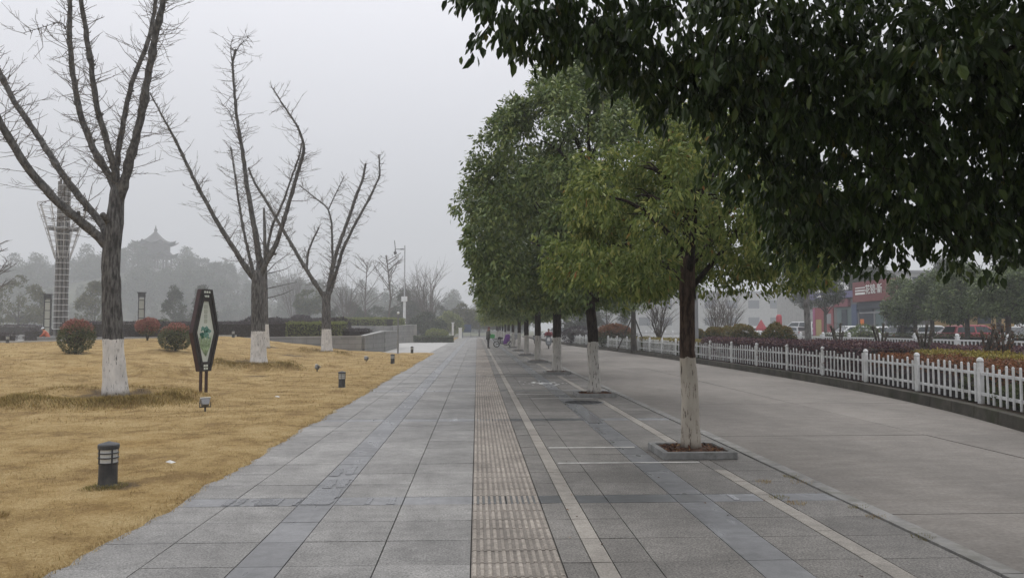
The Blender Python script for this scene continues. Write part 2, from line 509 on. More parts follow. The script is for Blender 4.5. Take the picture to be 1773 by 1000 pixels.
# damp streaks left on the honed stone
pb = MB()
for (xa, xb, ya, yb) in [(-1.55, -1.46, 7.98, 8.42), (-1.42, -1.33, 8.0, 8.45), (-1.60, -1.50, 8.62, 9.05), (-1.45, -1.37, 8.7, 9.2), (-2.32, -2.24, 7.24, 7.5), (-2.20, -2.14, 7.24, 7.54), (-2.02, -1.80, 7.23, 7.52), (-1.68, -1.64, 7.24, 7.5), (-1.02, -.97, 7.24, 7.50), (-.82, -.75, 7.23, 7.52), (-1.6, -1.33, 7.25, 7.95), (2.4, 2.46, 7.25, 7.5), (1.9, 2.14, 13.2, 15.4)]:
    n_ = 10; rr = random.Random(int(xa * 100)); P = []
    for k in range(n_): P.append((xa + rr.uniform(-.012, .012) + (xb - xa) * .0, ya + (yb - ya) * k / (n_ - 1)))
    for k in range(n_): P.append((xb + rr.uniform(-.012, .012), yb - (yb - ya) * k / (n_ - 1) + rr.uniform(-.01, .01)))
    pb.add([(x, y, .0042) for x, y in P], [tuple(range(2 * n_))])
M['damp'] = surf('damp_stone', (0.135, 0.137, 0.141), 0.15, 9, 0.22, 0.4, bump=0)
struct(pb.build('puddle', M['damp']))
# raised ribs of the tactile stones
g = np.random.default_rng(8)
rv = []
for (a, b, y0, y1) in tac:
    if y0 > 60: continue
    for k in range(12):
        xc = a + (b - a) * (k + .5) / 12
        rv.append((xc - .016, xc + .016, y0 + .012, y1 - .012))
for b_ in BANDS[:7]:
    for k in range(12):
        xc = -.04 + .625 * (k + .5) / 12
        rv.append((xc - .016, xc + .016, b_ - .15, b_ + .15))
c = np.array(rv); n = len(c); h = .0075
V = np.stack([np.stack([c[:, 0], c[:, 2], 0 * c[:, 0]], 1), np.stack([c[:, 1], c[:, 2], 0 * c[:, 0]], 1), np.stack([c[:, 1], c[:, 3], 0 * c[:, 0]], 1), np.stack([c[:, 0], c[:, 3], 0 * c[:, 0]], 1),
              np.stack([c[:, 0] + .005, c[:, 2] + .005, 0 * c[:, 0] + h], 1), np.stack([c[:, 1] - .005, c[:, 2] + .005, 0 * c[:, 0] + h], 1), np.stack([c[:, 1] - .005, c[:, 3] - .005, 0 * c[:, 0] + h], 1), np.stack([c[:, 0] + .005, c[:, 3] - .005, 0 * c[:, 0] + h], 1)], 1).reshape(-1, 3)
i = np.arange(n)[:, None] * 8
F = np.concatenate([i + np.array([q]) for q in ([4, 5, 6, 7], [0, 1, 5, 4], [1, 2, 6, 5], [2, 3, 7, 6], [3, 0, 4, 7])])
struct(link('tactile_pavement_ribs', np_mesh('ribs', V, [F]), None, [M['tactile']]))
# bed of dark mortar under the stones
sheet('pavement_bed', [(-3.15, Y0), (3.40, Y0), (3.40, Y1), (-3.15, Y1)], -0.022, M['joint'])

def RX(Y): return 2.68 + .0050 * min(Y, 55)
ROW_Y = [1.0, 9.93, 18.45, 27.5, 36.8, 46.0, 55.0, 64, 73, 82, 91, 100, 109, 118]
# white marker stones between the trees and painted bay lines
wl = []
for k in range(len(ROW_Y) - 1):
    a, b = ROW_Y[k] + .48, ROW_Y[k + 1] - .95
    a = max(a, Y0)
    nseg = max(1, round((b - a - .55) / .62)); a2 = a; b2 = b - .15
    for q in range(nseg): wl.append((2.685, 2.835, a2 + (b2 - a2) * q / nseg, a2 + (b2 - a2) * (q + 1) / nseg))
slabs('road_marking_strip', wl, M['beige'], seed=9)
fill = []
for k in range(len(ROW_Y)):
    a = ROW_Y[k] - 1.10; b = ROW_Y[k] + 0.48
    fill.append((2.685, 2.835, a, b))
slabs('pavement_tree_gap', fill, M['granite_dark'], seed=10)
mk = MB()
for Y in ROW_Y[1:6]:
    for dy, x1_ in ((-0.62, 2.66), (0.58, 2.12)):
        mk.box((0.5 * (0.96 + x1_), Y + dy, 0.0045), (x1_ - 0.96, 0.055, 0.003))
struct(mk.build('road_marking_line', M['white_line']))

# ---- pavement edge kerb and the concrete lane
kc = []
y = Y0
while y < Y1: kc.append((3.40, 3.555, y, y + 1.0)); y += 1.0
o = slabs('kerb', kc, M['kerb'], th=0.16, gap=0.004, seed=12)
o.location.z = 0.012
lane = []
y = -3.2; g = np.random.default_rng(5)
while y < Y1:
    lane.append((3.56, 6.9, y, y + 5.0)); lane.append((6.9, 11.0, y, y + 5.0)); y += 5.0
o = slabs('road', lane, M['concrete'], th=0.10, gap=0.009, seed=13)
o.location.z = -0.035
sheet('road_bed', [(3.4, -3.2), (11.2, -3.2), (11.2, Y1), (3.4, Y1)], -0.055, M['joint'])
# cross street far ahead and the side street to the right
sheet('road_far', [(-60, 150.2), (120, 150.2), (120, 172), (-60, 172)], -0.05, M['asphalt'])
sheet('road_motor', [(17.4, -10), (27.0, -10), (27.0, 150), (17.4, 150)], -0.06, M['asphalt'])
sheet('forecourt', [(30.0, -10), (75, -10), (75, 150), (30.0, 150)], 0.30, M['plaza'])
mb = MB()
mb.box((28.5, 70, 0.06), (3.0, 160, 0.44))
struct(mb.build('verge_terrain', M['earth']))

# ---- planted bed on the right, behind a curved kerb
_kp = [(-4, 2.2), (3.0, 5.4), (7.0, 7.2), (12.2, 8.75), (16.8, 9.69), (23.7, 10.21), (33.2, 10.27), (47.8, 10.11), (60, 9.5), (76, 8.7), (100, 8.5), (148, 8.5)]
_ky = np.array([p[0] for p in _kp]); _kx = np.array([p[1] for p in _kp])
def _smooth_kx(Y):
    Y = np.asarray(Y, float); t = 0
    for d in (-3, -1.5, 0, 1.5, 3): t = t + np.interp(Y + d, _ky, _kx)
    return t / 5
def KX(Y): return float(_smooth_kx(Y))
sb = MB()
ys = list(np.arange(6.0, 148, 1.0))
for k in range(len(ys) - 1):
    a = Vector((KX(ys[k]), ys[k], 0)); b = Vector((KX(ys[k + 1]), ys[k + 1], 0)); d = (b - a).normalized(); nrm = Vector((d.y, -d.x, 0))
    a2 = a + d * .004; b2 = b - d * .004
    P = [a2 + Vector((0, 0, -.1)), b2 + Vector((0, 0, -.1)), b2 + nrm * .2 + Vector((0, 0, -.1)), a2 + nrm * .2 + Vector((0, 0, -.1))]
    Q = [a2 + nrm * .02 + Vector((0, 0, .185)), b2 + nrm * .02 + Vector((0, 0, .185)), b2 + nrm * .2 + Vector((0, 0, .185)), a2 + nrm * .2 + Vector((0, 0, .185))]
    sb.add(P + Q, [(4, 5, 6, 7), (0, 1, 5, 4), (1, 2, 6, 5), (2, 3, 7, 6), (3, 0, 4, 7)])
struct(sb.build('bed_kerb', M['bed_kerb'], bevel=.012))
mb = MB()
V = []; 
for yy in ys: V += [(KX(yy) + .15, yy, .15), (17.3, yy, .15)]
n = len(ys)
F = [(2 * k, 2 * k + 1, 2 * k + 3, 2 * k + 2) for k in range(n - 1)]
V2 = [(17.3, y_, .15) for y_ in ys] + [(17.3, y_, -.1) for y_ in ys]
mb.add(V, F); mb.add(V2, [(k, k + 1, n + k + 1, n + k) for k in range(n - 1)])
struct(mb.build('bed_ground', M['soil']))

# ------------------------------------------------------------------ lawn
TREES_L = [(200, 690, 17.8), (448, 632, 30.0), (566, 613, 43.0)]
_t = [at(*q) for q in TREES_L]
MOUNDS = [(_t[0].x, 17.3, 2.05, .20), (_t[1].x, 29.6, 1.75, .28), (_t[2].x, 42.8, 1.6, .22), (-9.9, 25.4, .9, .20), (-11.9, 27.0, .9, .16), (-6.4, 33.8, .8, .06), (at(131, 618, 30.5).x, 30.3, 1.0, .14), (-13.3, 34, .8, .06)]
def zl(x, y):
    x = np.asarray(x, float); y = np.asarray(y, float)
    h = np.interp(-x, [0, 5.2, 8, 11, 15.5, 20, 28, 60], [0, 0, .18, .55, 1.1, .95, .70, .6])
    h = h * sstep((y - 13) / 34)
    e = sstep((LX - x) / .5)
    e2 = sstep((LX - x - .1) / 1.8)
    z = h + .018 + .03 * e + e2 * (.10 * (fbm(x * .8, y * .5, 3) - .62) + .05 * (fbm(x * 2.6, y * 2.6, 5) - .62))
    z = np.maximum(z, .016)
    for mx_, my_, r, a in MOUNDS:
        d = np.hypot((x - mx_) / 1.15, y - my_) / r
        ring = np.exp(-((d - .66) / .21) ** 2)
        z = z + a * (ring + .45 * np.exp(-(d / .45) ** 2)) * (1 + .5 * (fbm(x * 2.2, y * 2.2, 11) - .8))
    return z
def zlf(x, y): return float(zl(x, y))
xs = np.concatenate([LX - np.linspace(-.06, 12, 190) , np.linspace(LX - 12.3, -62, 70)])
ysl = np.concatenate([np.linspace(-3, 24, 230), np.linspace(24.3, 50.2, 110)])
X, Yg = np.meshgrid(xs, ysl)
X = X.copy()
edge = .10 * (noise2(Yg * 1.6, Yg * 0 + 3, 4) - .5) + .07 * (noise2(Yg * 6, Yg * 0 + 7, 4) - .5)
X[:, 0:3] += edge[:, 0:3]
Z = zl(X, Yg)
Z[:, 0] = -0.02
V = np.stack([X.ravel(), Yg.ravel(), Z.ravel()], 1)
ny, nx = X.shape
idx = np.arange(ny * nx).reshape(ny, nx)
F = np.stack([idx[:-1, :-1].ravel(), idx[1:, :-1].ravel(), idx[1:, 1:].ravel(), idx[:-1, 1:].ravel()], 1)
m = NM('dormant_lawn').set(0.95, 0.1)
co = m.coord('Object')
c = m.ramp(m.noise(co, 1.1, 8, 0.78), [(0.40, (0.24, 0.165, 0.075)), (0.5, (0.39, 0.285, 0.130)), (0.60, (0.49, 0.375, 0.19))])
c = m.mix(m.ramp(m.noise(co, 42, 4, 0.8), [(0.38, 0.55), (0.62, 0.0)]), c, (0.165, 0.095, 0.03))
c = m.mix(m.ramp(m.noise(co, 0.33, 4, 0.6), [(0.55, 0.0), (0.75, 0.30)]), c, (0.30, 0.165, 0.035))
at_ = m.n('Attribute'); at_.attribute_name = 'patch'
c = m.mix(at_.outputs['Fac'], c, m.ramp(m.noise(co, 26, 4, .7), [(0.3, (0.06, 0.045, 0.025)), (0.7, (0.17, 0.12, 0.075))]))
m.color(c); m.bump(m.noise(co, 38, 4, 0.8), 0.9, 0.03)
M['lawn'] = m.m
me = np_mesh('lawn', V, [F], smooth=True)
lawn = struct(link('lawn', me, None, [M['lawn']]))
pa = np.zeros(len(V))
for (mx_, my_, r) in [(_t[0].x, 17.8, .62), (_t[1].x, 30.0, .75), (_t[2].x, 43, .6), (-11.4, 43, .5), (-3.6, 7.95, .16), (-8.9, 38.5, .45), (-7.2, 26, .3)]:
    d = np.hypot((V[:, 0] - mx_) / 1.3, V[:, 1] - my_) / r + .8 * (noise2(V[:, 0] * 4, V[:, 1] * 4, 9) - .5)
    pa = np.maximum(pa, 1 - sstep((d - .8) / .35))
att = me.attributes.new('patch', 'FLOAT', 'POINT'); att.data.foreach_set('value', pa.astype(np.float32))

# grass blades
g = np.random.default_rng(21)
def blades(n, x0, x1, y0, y1, hgt, wid, pw=1.0, ring=False):
    x = g.uniform(x0, x1, n); y = y0 + (y1 - y0) * g.random(n) ** pw
    lim = LX + .10 + .10 * (noise2(y * 1.6, y * 0 + 3, 4) - .5) + .07 * (noise2(y * 6, y * 0 + 7, 4) - .5)
    k = (x < lim) & (x / np.maximum(y, .1) > -1.05)
    for (mx_, my_, r) in [(_t[0].x, 17.8, .55), (_t[1].x, 30, .6), (_t[2].x, 43, .5)]:
        k &= np.hypot((x - mx_) / 1.3, y - my_) > r * g.uniform(.6, 1.2, n)
    if ring:
        rg = sum(np.exp(-((np.hypot((x - a) / 1.15, y - b) / r - .70) / .20) ** 2) * np.where(y < b - .3, 1.3, .2) for a, b, r, q in MOUNDS[:3]); k &= g.random(n) < rg * np.clip((fbm(x * 1.5, y * 1.5, 64) - .18) * 2.2, .12, .8)
    else: k &= g.random(n) < np.clip((fbm(x * 1.6, y * 1.6, 31) - .45) * 1.6 + .35, .3, 1)
    x, y = x[k], y[k]; n = len(x)
    z = zl(x, y) - .008
    tall = 1 + 1.1 * sum(np.exp(-((np.hypot((x - a) / 1.15, y - b) / r - .75) / .25) ** 2) for a, b, r, q in MOUNDS[:4])
    hh = hgt * g.uniform(.5, 1.3, n) * tall; a = g.uniform(0, 2 * math.pi, n); ln = g.uniform(.3, 1.3, n)
    wa = a + math.pi / 2 + g.uniform(-.6, .6, n)
    B = np.stack([x, y, z], 1)
    s = np.stack([np.cos(wa), np.sin(wa), 0 * x], 1) * (wid * g.uniform(.6, 1.3, n))[:, None]
    t = np.stack([np.cos(a) * ln, np.sin(a) * ln, np.ones(n)], 1) * hh[:, None]
    return np.stack([B - s, B + s, B + t], 1).reshape(-1, 3)
BV = np.concatenate([blades(230000, -10.5, LX + .12, 3.2, 13, .030, .0022, 1.15), blades(150000, -20, LX + .12, 13, 26, .042, .004), blades(90000, -30, LX + .12, 26, 48, .055, .007),
                     blades(14000, LX - .12, LX + .16, 3.2, 30, .035, .0026, 1.6)])
m = NM('dry_grass_blade').set(0.8, 0.2)
_bn = m.ramp(m.noise(m.coord('Object'), 1.1, 8, 0.78), [(0.40, (0.60, 0.57, 0.54)), (0.5, (1.0, 1.0, 1.0)), (0.59, (1.18, 1.25, 1.45))])
m.color(m.mix(1.0, _bn, m.ramp(m.island(), [(0.0, (0.22, 0.13, 0.045)), (0.35, (0.39, 0.28, 0.122)), (0.8, (0.50, 0.385, 0.195)), (0.93, (0.36, 0.29, 0.12)), (1.0, (0.16, 0.16, 0.055))]), 'MULTIPLY'))
M['blade'] = m.m
me = np_mesh('grass', BV, [np.arange(len(BV)).reshape(-1, 3)])
tag(link('grass', me, None, [M['blade']]), kind='stuff')
BV = np.concatenate([blades(110000, _t[0].x - 2.6, _t[0].x + 2.6, 15, 19, .045, .005, 1, True), blades(60000, _t[1].x - 2.4, _t[1].x + 2.4, 27, 32.5, .045, .007, 1, True), blades(12000, _t[2].x - 2, _t[2].x + 2, 40, 45, .05, .009, 1, True)])
m = NM('mound_grass_blade').set(0.85, 0.15)
m.color(m.ramp(m.island(), [(0.0, (0.14, 0.11, 0.04)), (0.35, (0.27, 0.195, 0.070)), (0.8, (0.37, 0.27, 0.098)), (1.0, (0.17, 0.165, 0.05))]))
me = np_mesh('mound_grass', BV, [np.arange(len(BV)).reshape(-1, 3)])
tag(link('mound_grass', me, None, [m.m]), kind='stuff')

# low stone kerb along the far edge of the lawn
kx_ = np.linspace(-15.3, -46, 32); kz_ = np.array([zlf(x, 50.15) for x in kx_]) + .10
kz_ = np.convolve(np.pad(kz_, 2, mode='edge'), np.ones(5) / 5, 'valid')
mb = MB()
for k in range(len(kx_) - 1):
    x0, x1, z0, z1 = kx_[k] - .004, kx_[k + 1] + .004, kz_[k], kz_[k + 1]
    P = [(x0, 50.22, -.2), (x1, 50.22, -.2), (x1, 50.52, -.2), (x0, 50.52, -.2), (x0, 50.22, z0), (x1, 50.22, z1), (x1, 50.52, z1), (x0, 50.52, z0)]
    mb.add(P, [(4, 5, 6, 7), (0, 1, 5, 4), (1, 2, 6, 5), (2, 3, 7, 6), (3, 0, 4, 7)])
struct(mb.build('lawn_kerb', M['plaza']))
# terrace behind the lawn and the small plaza beside the path
sheet('plaza', [(-3.1, 48.3), (-3.1, 100), (-20, 100), (-20, 50.5), (-4.0, 48.3)], -0.03, M['plaza'])
V = [(-14.9, 50.6, .55), (-130, 50.6, .55), (-130, 140, .55), (-14.9, 140, .55)]
mb = MB(); mb.prism([(p[0], p[1]) for p in V], 'z', -.3, .55)
struct(mb.build('plaza_terrace', M['plaza']))
sheet('lawn_far', [(-9, 91), (-3.1, 91), (-3.1, 138), (-9, 138)], 0.02, M['lawn'])
# ------------------------------------------------------------------ bare pollarded ginkgos on the lawn
M['ginkgo'] = bark_mat('ginkgo_bark', (0.040, 0.038, 0.037), (0.158, 0.153, 0.147), 1.28, (0.66, 0.64, 0.61), (8, 8, 1.5))
M['limb'] = bark_mat('ginkgo_limb_bark', (0.050, 0.048, 0.046), (0.15, 0.145, 0.138), None, sc_=(6, 6, 3))
M['twig'] = surf('twig_bark', (0.12, 0.105, 0.09), 0.2, 10, 0.9, bump=0)

def resample(pts, rad, step):
    out = [Vector(pts[0])]; ro = [rad[0]]
    for i in range(len(pts) - 1):
        a, b = Vector(pts[i]), Vector(pts[i + 1]); L = (b - a).length; n = max(1, int(L / step))
        for k in range(1, n + 1):
            out.append(a.lerp(b, k / n)); ro.append(rad[i] + (rad[i + 1] - rad[i]) * k / n)
    for _ in range(2):
        out = [out[0]] + [(out[i - 1] + out[i] * 2 + out[i + 1]) / 4 for i in range(1, len(out) - 1)] + [out[-1]]
    return out, ro

def add_twigs(tb, pts, rad, rng, dens, lmax, r0):
    for i in range(1, len(pts)):
        a, b = pts[i - 1], pts[i]; d = b - a; L = d.length
        if L < 1e-6: continue
        t = d.normalized(); n = dens * L
        n = int(n) + (rng.random() < n - int(n))
        for _ in range(n):
            p = a + d * rng.random()
            u = t.orthogonal().normalized(); u.rotate(Matrix.Rotation(rng.uniform(0, 6.283), 3, t))
            q = rng.random()
            if q < .45: l = rng.uniform(.04, .10)
            elif q < .85: l = lmax * rng.uniform(.25, .6)
            else: l = lmax * rng.uniform(.6, 1.15)
            dr = (u + t * rng.uniform(-.15, .7) + Vector((0, 0, rng.uniform(0, .35)))).normalized()
            s = p + u * rad[i] * .8
            m1 = s + dr * l * .5 + Vector((0, 0, rng.uniform(-.06, .05) * l))
            e_ = m1 + (dr + Vector((rng.uniform(-.35, .35), rng.uniform(-.35, .35), rng.uniform(-.1, .4)))).normalized() * l * .5
            rr = r0 * (1.5 if l < .12 else 1.0)
            tb.tube([s, m1, e_], [rr, rr * .75, rr * .4], n=4, caps=False)
            if l > lmax * .5:
                for _k in range(rng.randint(2, 6)):
                    f = rng.uniform(.25, .9); c_ = s.lerp(e_, f)
                    v = (dr + Vector((rng.uniform(-1, 1), rng.uniform(-1, 1), rng.uniform(-.6, 1)))).normalized() * l * rng.uniform(.12, .4)
                    tb.tube([c_, c_ + v], [rr * .6, rr * .3], n=3, caps=False)

def ginkgo(label, base, Y, trunk, limbs, seed, dens=9, lmax=.6, r0=.008, group='bare pollarded trees on the lawn', mt=None, flare=1.25):
    rng = random.Random(seed)
    b = at(*base, Y); bz = zlf(b.x, Y)
    root = thing('ginkgo_tree', label, 'tree', (b.x, Y, bz - .03), group=group)
    O = Vector((b.x, Y, bz - .03))
    def P(p, dy=0.0): return at(p[0], p[1], Y + dy) - O
    tp = [Vector((0, 0, 0))] + [P(p) for p in trunk[0]]
    tr = [trunk[1][0] * flare * .88] + [q * .88 for q in trunk[1]]
    tp2, tr2 = resample(tp, tr, .16)
    tr2 = [r * (1 + rng.uniform(-.02, .02)) for r in tr2]
    tr2[0] *= 1.12
    mb = MB().tube(tp2, tr2, n=18, jit=.035, rng=rng)
    mb.build('trunk', mt or M['ginkgo'], root, smooth=True)
    tb = MB()
    for pts, (ra, rb), dd in limbs:
        ra *= .86; rb *= .9
        n = len(pts)
        L = [P(p, dd * i / max(1, n - 1)) for i, p in enumerate(pts)]
        rr = [ra + (rb - ra) * (i / (n - 1)) ** .8 for i in range(n)]
        L2, R2 = resample(L, rr, .14)
        L2 = [p + Vector((rng.uniform(-.012, .012), rng.uniform(-.012, .012), 0)) for p in L2]
        R2 = [r * (1 + rng.uniform(-.06, .06)) for r in R2]
        for k in range(2, len(R2) - 1):
            if rng.random() < .07: R2[k] *= rng.uniform(1.2, 1.4)
        lb = MB().tube(L2, R2, n=10, jit=.04, rng=rng)
        for k in range(3, len(L2) - 2):                               # pruning knobs
            if rng.random() < .10 and R2[k] > .05:
                t = (L2[k + 1] - L2[k]).normalized(); u = t.orthogonal().normalized(); u.rotate(Matrix.Rotation(rng.uniform(0, 6.283), 3, t))
                lb.tube([L2[k], L2[k] + u * R2[k] * 1.05, L2[k] + (u + t * .2) * R2[k] * 1.5], [R2[k] * .55, R2[k] * .45, R2[k] * .3], n=7)
        lb.build('limb', M['limb'], root, smooth=True)
        add_twigs(tb, L2[2:], R2[2:], rng, dens, lmax, r0)
    tag(tb.build('twigs', M['twig'], root), kind='stuff')
    return root

ginkgo('largest bare tree with whitewashed base, nearest on the brown lawn', (200, 690), 17.8,
       ([(196, 600), (193, 500), (191, 450), (195, 415), (200, 370), (204, 322)], [.245, .225, .215, .225, .20, .165, .14]),
       [([(193, 432), (160, 400), (130, 376), (96, 346), (52, 298), (20, 248), (0, 212), (-30, 160), (-55, 90)], (.135, .075), -1.2),
        ([(197, 425), (180, 392), (132, 334), (100, 290), (72, 244), (24, 176), (0, 128), (-25, 70)], (.11, .06), 1.3),
        ([(204, 335), (190, 306), (160, 256), (138, 196), (125, 120), (120, 60), (122, 0), (114, -70), (110, -120)], (.105, .045), 1.0),
        ([(206, 345), (200, 300), (188, 256), (168, 188), (156, 100), (147, 40), (140, 0), (128, -80)], (.10, .045), -.9),
        ([(203, 330), (202, 290), (208, 240), (218, 188), (230, 136), (248, 96), (262, 52), (270, 0), (268, -60)], (.085, .045), .9),
        ([(206, 345), (217, 310), (228, 264), (244, 204), (256, 136), (266, 80), (275, 36), (283, 0), (298, -80)], (.13, .06), -.6),
        ([(193, 392), (183, 376), (177, 371)], (.085, .07), -.35),
        ([(122, 110), (112, 34), (70, 48), (40, 58)], (.012, .006), -.3)], 1, dens=34, lmax=.85)
ginkgo('bare tree with a whitewashed base just behind the lozenge sign', (448, 632), 30.0,
       ([(447, 570), (446, 520), (446, 482), (446, 468)], [.29, .27, .25, .27, .24]),
       [([(442, 482), (430, 470), (415, 446), (374, 382), (337, 313), (305, 244), (282, 203), (259, 160)], (.16, .025), -1.0),
        ([(440, 478), (434, 455), (420, 391), (409, 318), (400, 255)], (.09, .03), 1.4),
        ([(448, 480), (450, 455), (441, 396), (429, 331), (420, 262), (409, 198), (402, 106), (408, 85)], (.17, .03), .4),
        ([(403, 108), (411, 81), (432, 64)], (.03, .01), .2), ([(402, 106), (398, 84), (404, 62)], (.025, .01), -.1),
        ([(450, 480), (457, 462), (480, 419), (498, 359), (521, 281), (528, 255), (517, 221), (498, 193), (471, 152)], (.14, .022), -.7),
        ([(450, 478), (460, 446), (471, 391), (489, 354), (501, 318), (519, 268), (522, 248)], (.075, .028), 1.0),
        ([(421, 265), (398, 192), (384, 180)], (.02, .009), .1)], 2, dens=30, lmax=.95, r0=.0095)
ginkgo('farthest bare tree with whitewashed base, in front of the grey planter wall', (566, 613), 43.0,
       ([(565, 570), (565, 530), (565, 514), (566, 505)], [.29, .27, .25, .26, .23]),
       [([(562, 514), (552, 500), (526, 460), (489, 396), (462, 350), (440, 315), (430, 290)], (.16, .05), -.8),
        ([(531, 469), (533, 437), (542, 414), (552, 394)], (.075, .045), .2),
        ([(566, 512), (569, 490), (576, 451), (574, 382), (567, 359), (544, 341), (517, 320)], (.10, .025), .8),
        ([(569, 362), (580, 338), (596, 306)], (.04, .02), .3),
        ([(566, 512), (570, 495), (582, 437), (604, 377), (618, 336), (629, 308), (633, 283)], (.15, .06), -.4),
        ([(568, 512), (574, 500), (593, 433), (613, 391), (641, 341), (658, 304), (656, 268)], (.14, .04), .5)], 3, dens=28, lmax=1.0, r0=.0115)
ginkgo('thin young bare tree with whitewashed foot, half hidden behind a thicker one', (463, 605), 42.0,
       ([(461, 560), (460, 500), (459, 440), (458, 390), (457, 360)], [.13, .115, .105, .09, .065, .04]),
       [([(461, 474), (478, 470), (496, 466), (506, 458)], (.035, .012), .3), ([(460, 500), (478, 496), (496, 492), (514, 488)], (.035, .012), -.4),
        ([(461, 516), (480, 512), (500, 505), (508, 500)], (.035, .012), .5), ([(460, 474), (474, 458), (490, 446), (503, 438)], (.035, .012), -.5),
        ([(459, 450), (472, 432), (484, 424)], (.03, .01), .4), ([(459, 470), (446, 455), (432, 446)], (.03, .01), -.5), ([(459, 430), (450, 410), (441, 396)], (.028, .01), .5)], 4, dens=4, lmax=.5, r0=.008)

# ------------------------------------------------------------------ camphor trees in the pavement
M['camphor_bark'] = bark_mat('camphor_bark', (0.032, 0.021, 0.016), (0.115, 0.078, 0.058), 1.2, (0.50, 0.455, 0.385), (9, 9, 2.0))
M['camphor_bark_pale'] = bark_mat('camphor_bark_pale', (0.018, 0.014, 0.012), (0.055, 0.042, 0.035), 1.25, (0.52, 0.50, 0.46), (9, 9, 2.0))
M['camphor_limb'] = bark_mat('camphor_limb_bark', (0.016, 0.013, 0.010), (0.05, 0.038, 0.03), None, sc_=(8, 8, 2))
M['leaf_young'] = leaf_mat('yellow_green_leaf', [(0.0, (0.080, 0.118, 0.034)), (0.35, (0.152, 0.205, 0.052)), (0.75, (0.240, 0.285, 0.080)), (0.985, (0.36, 0.36, 0.11)), (1.0, (0.33, 0.13, 0.045))], 0.5, 0.30)
M['leaf_mid'] = leaf_mat('camphor_leaf', [(0.0, (0.064, 0.104, 0.033)), (0.5, (0.128, 0.182, 0.056)), (0.85, (0.225, 0.275, 0.090)), (1.0, (0.25, 0.28, 0.09))], 0.42, 0.22, 0.4)
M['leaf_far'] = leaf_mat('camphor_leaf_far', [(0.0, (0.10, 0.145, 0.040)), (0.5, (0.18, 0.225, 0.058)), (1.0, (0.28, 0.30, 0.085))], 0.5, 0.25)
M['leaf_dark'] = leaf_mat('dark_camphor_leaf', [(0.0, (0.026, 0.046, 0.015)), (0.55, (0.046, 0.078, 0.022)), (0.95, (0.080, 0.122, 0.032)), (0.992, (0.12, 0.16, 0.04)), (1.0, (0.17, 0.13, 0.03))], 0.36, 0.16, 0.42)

def limb_set(parent, base_z, prof, seed, n=7, r0=.085, mt=None, top=None, cx=0, cy=0):
    rng = random.Random(seed)
    zs = [p[0] for p in prof]; rs = [p[1] for p in prof]; top = top or zs[-1] - .6
    # leader
    L = [Vector((cx * k / 5, cy * k / 5, base_z - .1 + (top - base_z) * k / 5)) + Vector((rng.uniform(-.08, .08), rng.uniform(-.08, .08), 0)) * (k > 0) for k in range(6)]
    l2, r2 = resample(L, [r0 * 1.05, r0 * .9, r0 * .7, r0 * .5, r0 * .34, r0 * .15], .3)
    MB().tube(l2, r2, n=9, jit=.05, rng=rng).build('limb', mt, parent, smooth=True)
    for k in range(n):
        a = k * 2.399 + rng.uniform(-.3, .3); z0 = base_z + (top - base_z) * .75 * (k / n) ** 1.2
        z1 = min(z0 + rng.uniform(.6, 1.4) * (.8 if top < 5 else 1.6), zs[-1] - .3); rr = np.interp(z1, zs, rs) * .8
        p0 = Vector((cx * (z0 - base_z) / (top - base_z), cy * 0, z0)); p2 = Vector((cx * .5 + rr * math.cos(a), cy * .5 + rr * math.sin(a), z1))
        p1 = p0.lerp(p2, .45) + Vector((0, 0, .25)); p15 = p0.lerp(p2, .75) + Vector((rng.uniform(-.15, .15), rng.uniform(-.15, .15), .2))
        q = r0 * rng.uniform(.45, .62)
        l2, r2 = resample([p0, p1, p15, p2], [q, q * .75, q * .5, q * .15], .2)
        lb = MB().tube(l2, r2, n=7, jit=.06, rng=rng)
        for _ in range(4):
            f = rng.uniform(.35, .95); i = int(f * (len(l2) - 1)); v = Vector((rng.uniform(-1, 1), rng.uniform(-1, 1), rng.uniform(-.1, .9))).normalized() * rr * rng.uniform(.2, .42)
            lb.tube([l2[i], l2[i] + v * .5 + Vector((0, 0, .05)), l2[i] + v], [q * .35, q * .22, q * .08], n=5)
        lb.build('limb', mt, parent, smooth=True)

def camphor(label, Y, X, trunk_pts, trunk_r, prof, seed, leafm, barkm, crown_kw, group='evergreen trees in the pavement', n_limb=8, r0=.085, cx=0., cy=0., fork=2.2):
    rng = random.Random(seed); g = np.random.default_rng(seed)
    root = thing('camphor_tree', label, 'tree', (RX(Y), Y, .03), group=group)
    tp, tr = resample([Vector(p) for p in trunk_pts], trunk_r, .12)
    MB().tube(tp, tr, n=16, jit=.045, rng=rng).build('trunk', barkm, root, smooth=True)
    limb_set(root, fork, prof, seed + 5, n_limb, r0, M['camphor_limb'], cx=cx, cy=cy)
    V, F = crown_profile(g, prof, cx=cx, cy=cy, **crown_kw)
    link('crown', np_mesh('crown', V, [F]), root, [leafm])
    return root

# the small yellow-green one nearest in view
camphor('small yellow-green tree nearest in the row, its cream-washed trunk in a stone square', ROW_Y[1], 2.94,
        [(0, 0, 0), (-.005, 0, .35), (.0, 0, .8), (-.035, 0, 1.15), (-.03, 0, 1.6), (-.02, 0, 2.1), (-.01, 0, 2.5)], [.135, .115, .108, .10, .095, .10, .09],
        [(1.93, 1.45), (2.2, 1.78), (2.7, 1.78), (3.2, 1.62), (3.65, 1.25), (4.0, .8), (4.22, .3)], 11, M['leaf_young'], M['camphor_bark'],
        dict(nl=58, rl=.38, ncl=2700, plume=20, per=14, size=.080, spread=.115, droop=.8, wr=.38, hole=(.5, 2.6)), n_limb=9, r0=.085, fork=2.05, cx=.02)
